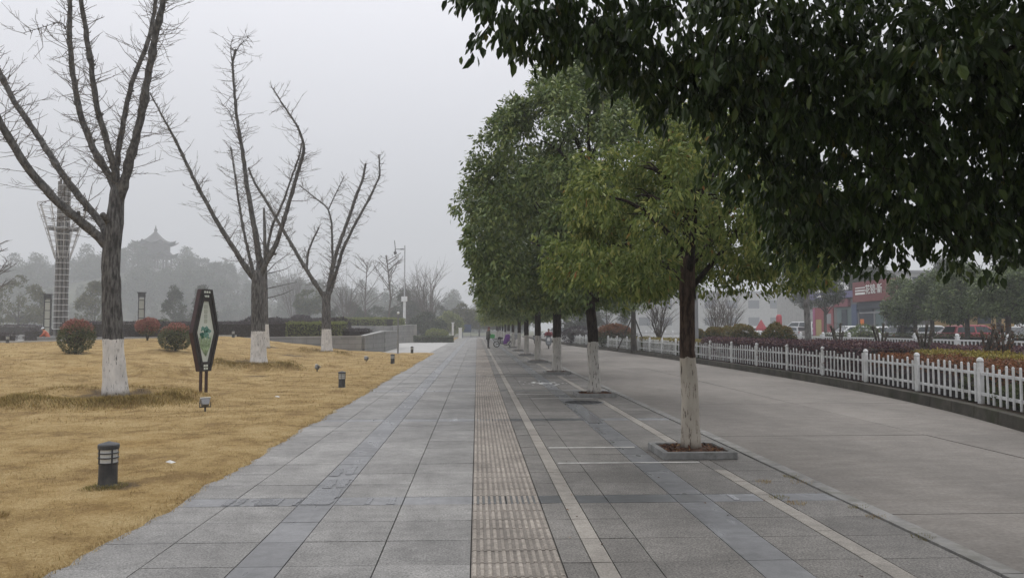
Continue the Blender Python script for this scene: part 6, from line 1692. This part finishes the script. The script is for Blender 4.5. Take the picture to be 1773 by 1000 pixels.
def person(label, loc, rz, J, coat, trousers, cap, coat_len, capstyle, group=None, shoe=None):
    """J: named joints in metres, facing +X"""
    root = thing('person', label, 'person', loc, rz=rz, group=group)
    j = {k: Vector(v) for k, v in J.items()}
    rad = dict(pelvis=.125, waist=.115, chest=.14, neck=.052, head=.075, crown=.07)
    jo = {k: (j[k], rad[k]) for k in ('pelvis', 'waist', 'chest', 'neck', 'head', 'crown')}
    ed = [('pelvis', 'waist'), ('waist', 'chest'), ('chest', 'neck'), ('neck', 'head'), ('head', 'crown')]
    for s in 'lr':
        for k, r in (('sh', .065), ('el', .045), ('wr', .030), ('hip', .09), ('kn', .062), ('an', .042), ('toe', .038)): jo[k + s] = (j[k + s], r)
        ed += [('chest', 'sh' + s), ('sh' + s, 'el' + s), ('el' + s, 'wr' + s), ('pelvis', 'hip' + s), ('hip' + s, 'kn' + s), ('kn' + s, 'an' + s), ('an' + s, 'toe' + s)]
        d = (j['wr' + s] - j['el' + s]).normalized(); palm = j['wr' + s] + d * .065; side = d.cross(Vector((0, 0, 1))).normalized() if abs(d.z) < .95 else Vector((0, 1, 0)); dn = d.cross(side)
        jo['palm' + s] = (palm, .026); ed.append(('wr' + s, 'palm' + s))
        for q, (o_, L) in enumerate(((-.027, .062), (-.009, .072), (.009, .068), (.027, .052))):
            a = palm + side * o_ + d * .022; b = a + d * L * .55 + dn * .006; c = b + d * L * .35 + dn * .022
            for nm, v, r in (('fa', a, .0095), ('fb', b, .0085), ('fc', c, .007)): jo[nm + s + str(q)] = (v, r)
            ed += [('palm' + s, 'fa' + s + str(q)), ('fa' + s + str(q), 'fb' + s + str(q)), ('fb' + s + str(q), 'fc' + s + str(q))]
        a = palm + side * .032 * (1 if s == 'l' else -1) - d * .02; b = a + side * .022 * (1 if s == 'l' else -1) + d * .035
        jo['ta' + s] = (a, .011); jo['tb' + s] = (b, .009); ed += [('palm' + s, 'ta' + s), ('ta' + s, 'tb' + s)]
    skin_body('body', jo, ed, M['skin'], root)
    h = j['head']; fd = (Vector((1, 0, 0)) if 'face' not in j else (j['face'] - h).normalized()); fs = Vector((-fd.y, fd.x, 0)).normalized()
    f = MB(); up_ = (j['crown'] - h).normalized()
    c0 = h + up_ * .03
    f.ball(c0, (.085, .078, .112), 14, 10)
    f.tube([c0 + fd * .078 + up_ * .02, c0 + fd * .098 - up_ * .022, c0 + fd * .08 - up_ * .032], [.009, .014, .010], 7)
    for s in (-1, 1): f.ball(c0 + fs * .078 * s, (.02, .012, .03), 8, 6)
    f.build('face', M['skin'], root, smooth=True)
    ey = MB()
    for s in (-1, 1): ey.ball(c0 + fd * .074 + fs * .032 * s + up_ * .022, .010, 8, 6)
    ey.box(c0 + fd * .079 - up_ * .055, (.012, .04, .010)); ey.build('features', M['hair'], root)
    MB().ball(c0 - fd * .012 + up_ * .022, (.092, .088, .105), 14, 10).build('hair', M['hair'], root, smooth=True)
    if capstyle == 'hat':
        MB().ball(c0 + up_ * .055 - fd * .01, (.104, .10, .085), 16, 8).ring(c0 + up_ * .035 - fd * .01, .088, .026, 'z', 16, 6).build('hat', cap, root, smooth=True)
    elif capstyle == 'helmet':
        MB().ball(c0 + up_ * .045, (.125, .118, .115), 16, 10).box(c0 + fd * .125 + up_ * .03, (.06, .17, .02)).build('helmet', cap, root, smooth=True)
    elif capstyle == 'cap':
        MB().ball(c0 + up_ * .05, (.105, .10, .082), 16, 8).box(c0 + fd * .12 + up_ * .035, (.10, .14, .012)).build('cap', cap, root, smooth=True)
    # coat: torso, hem and sleeves
    def ellt(pts, rx, ry, n=16):
        V = []; F = []
        for p_, a, b in zip(pts, rx, ry):
            for k in range(n): t = 2 * math.pi * k / n; V.append((p_.x + a * math.cos(t), p_.y + b * math.sin(t), p_.z))
        for i in range(len(pts) - 1):
            for k in range(n): F.append((i * n + k, i * n + (k + 1) % n, (i + 1) * n + (k + 1) % n, (i + 1) * n + k))
        F += [tuple(range(n - 1, -1, -1)), tuple(range((len(pts) - 1) * n, len(pts) * n))]
        return V, F
    pv, ws, chs, nk = j['pelvis'], j['waist'], j['chest'], j['neck']
    hem = pv + Vector((0, 0, -coat_len))
    pts = [hem, pv, ws, chs, chs.lerp(nk, .55) , nk + Vector((0, 0, -.01))]
    MB().add(*ellt(pts, [.175, .165, .155, .16, .13, .075], [.225, .21, .20, .225, .18, .085])).build('coat', coat, root, smooth=True)
    for s in 'lr': 
        MB().tube([j['sh' + s] + (chs - j['sh' + s]) * .25, j['sh' + s], j['el' + s], j['wr' + s] - (j['wr' + s] - j['el' + s]) * .08], [.088, .082, .066, .050], 12).build('sleeve', coat, root, smooth=True)
        MB().tube([j['hip' + s] + Vector((0, 0, .03)), j['hip' + s].lerp(j['kn' + s], .5), j['kn' + s], j['an' + s] + Vector((0, 0, .02))], [.105, .095, .08, .062], 12).build('trouser_leg', trousers, root, smooth=True)
        a, t = j['an' + s], j['toe' + s]
        MB().tube([a + Vector((0, 0, .03)), a + Vector((-.03, 0, -.03)), a.lerp(t, .5) + Vector((0, 0, .0)), t], [.052, .055, .05, .036], 10).build('shoe', shoe or M['bumper'], root, smooth=True)
    return root
M['coat_green'] = surf('grey_green_coat', (0.085, 0.085, 0.070), 0.15, 20, 0.9, bump=0.2); M['scarf'] = surf('brown_red_wool', (0.17, 0.055, 0.048), 0.2, 30, 0.95, bump=0.3); M['black_cloth'] = surf('black_cloth', (0.018, 0.018, 0.02), 0.2, 20, 0.9, bump=0.1)
M['red_jacket'] = surf('red_jacket', (0.17, 0.028, 0.034), 0.15, 12, 0.7, bump=0.1); M['orange_vest'] = surf('orange_jacket', (0.42, 0.12, 0.07), 0.1, 10, 0.8, bump=0); M['purple'] = surf('purple_quilt', (0.26, 0.09, 0.42), 0.2, 9, 0.7, bump=0.3, bscale=18); M['green_bag'] = surf('green_bag', (0.06, 0.30, 0.09), 0.1, 9, 0.5, bump=0.1)
stand = dict(pelvis=(0, 0, .93), waist=(.0, 0, 1.08), chest=(.01, 0, 1.27), neck=(.03, 0, 1.45), head=(.06, 0, 1.55), crown=(.07, 0, 1.64), face=(.2, 0, 1.50),
             shl=(.01, .185, 1.37), ell=(.06, .22, 1.12), wrl=(.27, .13, 1.08), shr=(.01, -.185, 1.37), elr=(.05, -.22, 1.12), wrr=(.28, -.12, 1.07),
             hipl=(0, .09, .88), knl=(.02, .095, .49), anl=(-.01, .10, .085), toel=(.14, .11, .035), hipr=(0, -.09, .88), knr=(.03, -.095, .49), anr=(.03, -.10, .085), toer=(.18, -.11, .035))
pp = gnd(845, 602.5)
person('person in a dark grey-green coat and brown hat standing beside the parked bicycle', (pp.x, pp.y, 0), R(-8), stand, M['coat_green'], M['black_cloth'], M['scarf'], .24, 'hat')
sc_ = Matrix.Rotation(R(-8), 4, 'Z')
def pw(v): return Vector(sc_ @ Vector(v)) + Vector((pp.x, pp.y, 0))
# scarf belongs to the person; the bag is held by it
sf = MB().ring((.035, 0, 1.44), .085, .045, 'z', 16, 8).box((.13, .05, 1.30), (.06, .10, .26)).build('scarf', M['scarf'], bpy.data.objects['person'], smooth=True)
bgv = pw((.36, -.05, .80)); bagt = thing('carrier_bag', 'bright green carrier bag held over the bicycle rack', 'bag', bgv, rz=.3)
MB().prism([(-.17, 0), (.17, 0), (.20, .26), (.12, .33), (-.12, .33), (-.20, .26)], 'y', -.08, .08).build('bag_body', M['green_bag'], bagt, bevel=.03)
MB().tube([(-.12, .03, .30), (-.10, .03, .42), (-.04, .03, .44), (.02, .03, .31)], .008, 6).build('handle', M['green_bag'], bagt)

def wheel(root, c, r, rz_mat=None, spoke=True):
    t = MB().ring(c, r - .035, .036, 'y', 28, 8).build('tyre', M['tyre'], root, smooth=True)
    q = MB().ring(c, r - .065, .012, 'y', 28, 6)
    if spoke:
        for k in range(12):
            a = k * math.pi / 6; q.tube([(c[0], c[1] + (.015 if k % 2 else -.015), c[2]), (c[0] + (r - .06) * math.cos(a), c[1], c[2] + (r - .06) * math.sin(a))], .004, 4, caps=False)
    q.lathe([(.03, -.05), (.03, .05)], n=8) if False else q.tube([(c[0], c[1] - .05, c[2]), (c[0], c[1] + .05, c[2])], .035, 10)
    q.build('rim', M['rim'], t)
# parked electric bicycle with a purple wind apron
eb = gnd(872.5, 601)
bk = thing('electric_bicycle', 'parked electric bicycle with a purple quilted apron on its handlebar', 'bicycle', (eb.x, eb.y, 0), rz=R(-3))
wheel(bk, (-.62, 0, .27), .27); wheel(bk, (.66, 0, .27), .27)
MB().tube([(-.62, .06, .27), (-.3, .05, .34), (0, .04, .30), (.25, 0, .36), (.42, 0, .72)], [.03, .035, .04, .04, .04], 8).tube([(-.3, 0, .34), (-.28, 0, .72)], .028, 8).tube([(-.62, -.06, .27), (-.3, -.05, .34)], .03, 8).tube([(.42, 0, .72), (.40, 0, .98)], .025, 8).tube([(.44, 0, .68), (.58, .05, .45), (.66, .06, .27)], .022, 8).tube([(.44, 0, .68), (.58, -.05, .45), (.66, -.06, .27)], .022, 8).build('frame', M['bumper'], bk, smooth=True)
MB().box((-.05, 0, .45), (.3, .16, .24)).build('battery_box', M['grey_metal'], bk, bevel=.03)
MB().tube([(-.52, 0, .76), (-.38, 0, .79), (-.2, 0, .77), (-.06, 0, .77)], [.10, .12, .09, .04], 12).build('saddle', M['bumper'], bk, smooth=True)
MB().box((-.70, 0, .66), (.50, .22, .03)).tube([(-.92, .1, .66), (-.62, .07, .3)], .012, 6).tube([(-.92, -.1, .66), (-.62, -.07, .3)], .012, 6).tube([(-.95, .1, .66), (-.95, .1, .92), (-.95, -.1, .92), (-.95, -.1, .66)], .012, 6).build('rack', M['bumper'], bk)
MB().box((-.78, 0, .56), (.42, .16, .10)).build('rear_mudguard', M['pvc'], bk, bevel=.03)
MB().tube([(.36, .33, 1.03), (.40, .2, 1.05), (.42, 0, 1.0), (.40, -.2, 1.05), (.36, -.33, 1.03)], .018, 8).build('handlebar', M['bumper'], bk, smooth=True)
V = []; F = []
prof = [(.24, .30, .22), (.28, .55, .28), (.34, .78, .32), (.40, .98, .36), (.46, 1.12, .34), (.52, 1.04, .26), (.52, .80, .20), (.46, .5, .16)]
for (x, z, w_) in prof:
    for k in range(9): t = -1 + k / 4; V.append((x - .30 * t * t, w_ * t, z - .03 * t * t))
for i in range(len(prof) - 1):
    for k in range(8): F.append((i * 9 + k, i * 9 + k + 1, (i + 1) * 9 + k + 1, (i + 1) * 9 + k))
n = len(V); 
ap = MB().add(V, F).build('wind_apron', M['purple'], bk, smooth=True); so_ = ap.modifiers.new('thick', 'SOLIDIFY'); so_.thickness = .03
MB().prism([(.56, .70), (.80, .70), (.83, .95), (.53, .95)], 'y', -.15, .15).build('basket', M['grey_metal'], bk)
# rider on a scooter
rp_ = gnd(950, 602.5)
M['scooter_grey'] = paint('scooter_grey', (.16, .17, .18)); M['scooter_silver'] = paint('scooter_silver', (.52, .53, .54))
def scooter(label, loc, rz, group=None):
    s = thing('motor_scooter', label, 'scooter', loc, rz=rz, group=group)
    wheel(s, (.62, 0, .22), .22, spoke=False); wheel(s, (-.60, 0, .22), .22, spoke=False)
    # front apron: curved shield
    V = []; F = []
    prof = [(.50, .28, .12), (.46, .40, .20), (.42, .60, .25), (.40, .80, .24), (.44, .95, .16)]
    for (x, z, w_) in prof:
        for k in range(9): t = -1 + k / 4; V.append((x - .12 * t * t + .06, w_ * t, z))
    for i in range(len(prof) - 1):
        for k in range(8): F.append((i * 9 + k, i * 9 + k + 1, (i + 1) * 9 + k + 1, (i + 1) * 9 + k))
    a = MB().add(V, F).build('front_shield', M['scooter_grey'], s, smooth=True); m_ = a.modifiers.new('thick', 'SOLIDIFY'); m_.thickness = .05; m_.offset = 0
    MB().prism([(-.10, .62), (.10, .62), (.13, .78), (.05, .86), (-.05, .86), (-.13, .78)], 'x', .46, .515).build('headlight', M['headlamp'], s, bevel=.02)
    MB().prism([(-.09, .30), (.09, .30), (.07, .46), (-.07, .46)], 'x', .53, .58).build('shield_panel', M['scooter_silver'], s, bevel=.02)
    MB().tube([(.62, .0, .46), (.74, 0, .42), (.84, 0, .28)], [.06, .075, .05], 10).build('front_mudguard', M['scooter_grey'], s, smooth=True)
    MB().tube([(.62, .09, .22), (.52, .08, .5)], .022, 8).tube([(.62, -.09, .22), (.52, -.08, .5)], .022, 8).build('fork', M['grey_metal'], s)
    MB().box((.08, 0, .28), (.62, .30, .07)).build('footboard', M['bumper'], s, bevel=.02)
    MB().tube([(-.95, 0, .62), (-.75, 0, .56), (-.4, 0, .50), (-.18, 0, .36)], [.10, .17, .19, .13], 14).build('tail_body', M['scooter_grey'], s, smooth=True)
    MB().tube([(-.88, 0, .76), (-.6, 0, .77), (-.3, 0, .73), (-.12, 0, .70)], [.10, .15, .14, .07], 12).build('seat', M['bumper'], s, smooth=True)
    MB().tube([(.30, .36, 1.02), (.36, .2, 1.04), (.40, 0, 1.0), (.36, -.2, 1.04), (.30, -.36, 1.02)], .02, 8).box((.40, 0, .99), (.14, .26, .12)).build('handlebar', M['bumper'], s, smooth=True)
    for q in (-1, 1): MB().tube([(.36, .24 * q, 1.04), (.36, .30 * q, 1.16)], .01, 6).ball((.36, .34 * q, 1.20), (.02, .07, .045), 10, 6).build('mirror', M['bumper'], s, smooth=True)
    return s
scooter('dark scooter with a silver front ridden towards the camera on the lane', (rp_.x, rp_.y, -.035), R(-96))
ride = dict(pelvis=(-.35, 0, .84), waist=(-.31, 0, 1.0), chest=(-.25, 0, 1.20), neck=(-.19, 0, 1.37), head=(-.15, 0, 1.46), crown=(-.14, 0, 1.56), face=(0, 0, 1.43),
            shl=(-.24, .19, 1.29), ell=(-.02, .28, 1.12), wrl=(.22, .29, 1.04), shr=(-.24, -.19, 1.29), elr=(-.02, -.28, 1.12), wrr=(.22, -.29, 1.04),
            hipl=(-.32, .10, .82), knl=(.10, .16, .74), anl=(.10, .13, .38), toel=(.24, .13, .335), hipr=(-.32, -.10, .82), knr=(.10, -.16, .74), anr=(.10, -.13, .38), toer=(.24, -.13, .335))
person('person in a dark red jacket riding the scooter on the lane', (rp_.x, rp_.y, -.035), R(-96), ride, M['red_jacket'], M['black_cloth'], M['bumper'], .06, 'hair')
q = gnd(929, 595); scooter('parked scooter half hidden behind a whitewashed trunk in the row', (q.x + .1, q.y, 0), R(60))
# crouching person in orange
py_ = 48.9; q = at(43, 585, py_); zc = .56
crouch = dict(pelvis=(0, 0, .42), waist=(.06, 0, .56), chest=(.14, 0, .74), neck=(.22, 0, .90), head=(.28, 0, .97), crown=(.31, 0, 1.06), face=(.42, 0, .92),
              shl=(.16, .19, .83), ell=(.30, .22, .62), wrl=(.46, .12, .50), shr=(.16, -.19, .83), elr=(.30, -.22, .62), wrr=(.46, -.12, .48),
              hipl=(0, .10, .40), knl=(.34, .14, .48), anl=(.14, .13, .09), toel=(.28, .14, .04), hipr=(0, -.10, .40), knr=(.34, -.14, .48), anr=(.14, -.13, .09), toer=(.28, -.14, .04))
M['white_cap'] = flat('white_cap', (.62, .66, .70))
person('person in an orange jacket and white cap crouching behind the far edge of the lawn', (q.x, 51.5, .55), R(200), crouch, M['orange_vest'], M['black_cloth'], M['white_cap'], .05, 'cap')

# ------------------------------------------------------------------ small things
mh = thing('manhole_cover', 'dark round manhole cover in the pavement near the second tree', 'manhole cover', (2.30, 16.9, .0))
MB().lathe([(.46, .0005), (.46, .004), (.0, .0045)], n=36).build('frame', M['smooth_dark'], mh)
cv = MB().lathe([(.40, .004), (.40, .0075), (0, .008)], n=36)
for k in range(5):
    for j_ in range(5):
        if (k - 2) ** 2 + (j_ - 2) ** 2 < 6: cv.box(((k - 2) * .14, (j_ - 2) * .14, .009), (.07, .07, .003))
cv.build('cover', M['bumper'], mh)
M['paper'] = flat('white_paper', (.62, .62, .60))
for i, (px, py__, lab) in enumerate([(294, 806, 'scrap of white paper on the lawn left of the path'), (480, 688, 'tiny white scrap on the lawn below the second bare tree')]):
    p = gnd(px, py__, .03); z = zlf(p.x, p.y); rng = random.Random(i); mb = MB()
    P = [(p_[0] + rng.uniform(-.01, .01), p_[1], rng.uniform(.02, .05)) for p_ in ((-.05, -.02), (.03, -.03), (.06, .02), (-.02, .04))] + [(0, 0, .06)]
    mb.add(P, [(0, 1, 4), (1, 2, 4), (2, 3, 4), (3, 0, 4)]); o = mb.build('paper_scrap', M['paper']); o.location = (p.x, p.y, z); m_ = o.modifiers.new('t', 'SOLIDIFY'); m_.thickness = .002; tag(o, lab, 'litter')
# white powder spill beyond the third row of stones
g = np.random.default_rng(17); sp = MB(); c0 = gnd(942, 663)
for k in range(34):
    x = g.normal(0, .30); y = g.normal(0, .34); r = g.uniform(.012, .075) * (1.3 - min(1, abs(x) * 1.2)); r = max(r, .01)
    sp.prism([(x + r * (1 + .35 * math.sin(3 * t + k)) * math.cos(t), y + 1.5 * r * (1 + .35 * math.cos(2 * t + k)) * math.sin(t)) for t in np.linspace(0, 6.283, 11)[:-1]], 'z', .0022, .0034 + .00002 * k)
o = sp.build('white_spill', M['letter_white']); o.location = (c0.x, c0.y, 0); tag(o, 'spatter of white powder on the dark paving before the third tree', 'spill')
# fallen leaves scattered on the paving
n = 70; g = np.random.default_rng(19)
P = np.stack([g.uniform(.6, 3.5, n), 4 + 40 * g.random(n) ** 1.6, g.uniform(.006, .014, n)], 1)
V, F = leaves_np(P, rdir(g, n) * np.array([1, 1, .12]), np.array([0, 0, 1.]) + rdir(g, n) * .3, g.uniform(.02, .045, n), .016, 6)
tag(link('fallen_leaves', np_mesh('fallen', V, [F]), None, [M['dead_leaf']]), kind='stuff')
# signs and posts at the far end of the path
for i, (px, Y, h, colr, wd, lab) in enumerate([(784, 118, 2.4, 'letter_white', .28, 'slim white post at the far left side of the path'), (808, 130, 2.3, 'blue_panel', .0, 'small blue notice board at the far end of the path'), (797, 122, 1.6, 'letter_white', .5, 'pale square post left of the blue notice board')]):
    p = at(px, 575, Y)
    if wd:
        o = MB().box((0, 0, h / 2), (wd, wd, h)).box((0, 0, h + .05), (wd * 2.0 if i == 0 else wd * 1.2, wd * 1.2, .1)).build('white_post', M[colr]); o.location = (p.x, Y, 0); tag(o, lab, 'post')
    else:
        r_ = thing('notice_board', lab, 'notice board', (p.x, Y, 0)); MB().box((0, 0, 1.6), (1.5, .08, 1.3)).build('board', M[colr], r_)
        for x in (-.7, .7): MB().box((x, .08, 1.1), (.07, .07, 2.2)).build('leg', M['grey_metal'], r_)
tb_ = thing('litter_bin', 'small grey litter bin hanging on a post beyond the parked bicycle', 'litter bin', (at(892, 590, 80).x, 80, 0))
MB().box((0, 0, .75), (.42, .34, .55), taper=1.12).build('bin', M['grey_metal'], tb_, bevel=.02); MB().box((0, .2, .55), (.06, .06, 1.1)).build('post', M['dark_metal'], tb_)

# ------------------------------------------------------------------ haze
hm = bpy.data.materials.new('haze'); hm.use_nodes = True; ht = hm.node_tree; ht.nodes.clear()
ho = ht.nodes.new('ShaderNodeOutputMaterial'); hv = ht.nodes.new('ShaderNodeVolumePrincipled')
hv.inputs['Color'].default_value = (.93, .95, .97, 1); hv.inputs['Density'].default_value = HAZE; hv.inputs['Anisotropy'].default_value = 0.0
ht.links.new(hv.outputs[0], ho.inputs['Volume'])
hb_ = MB().box((0, 262, 29), (960, 620, 62)).build('haze', hm); tag(hb_, kind='stuff')
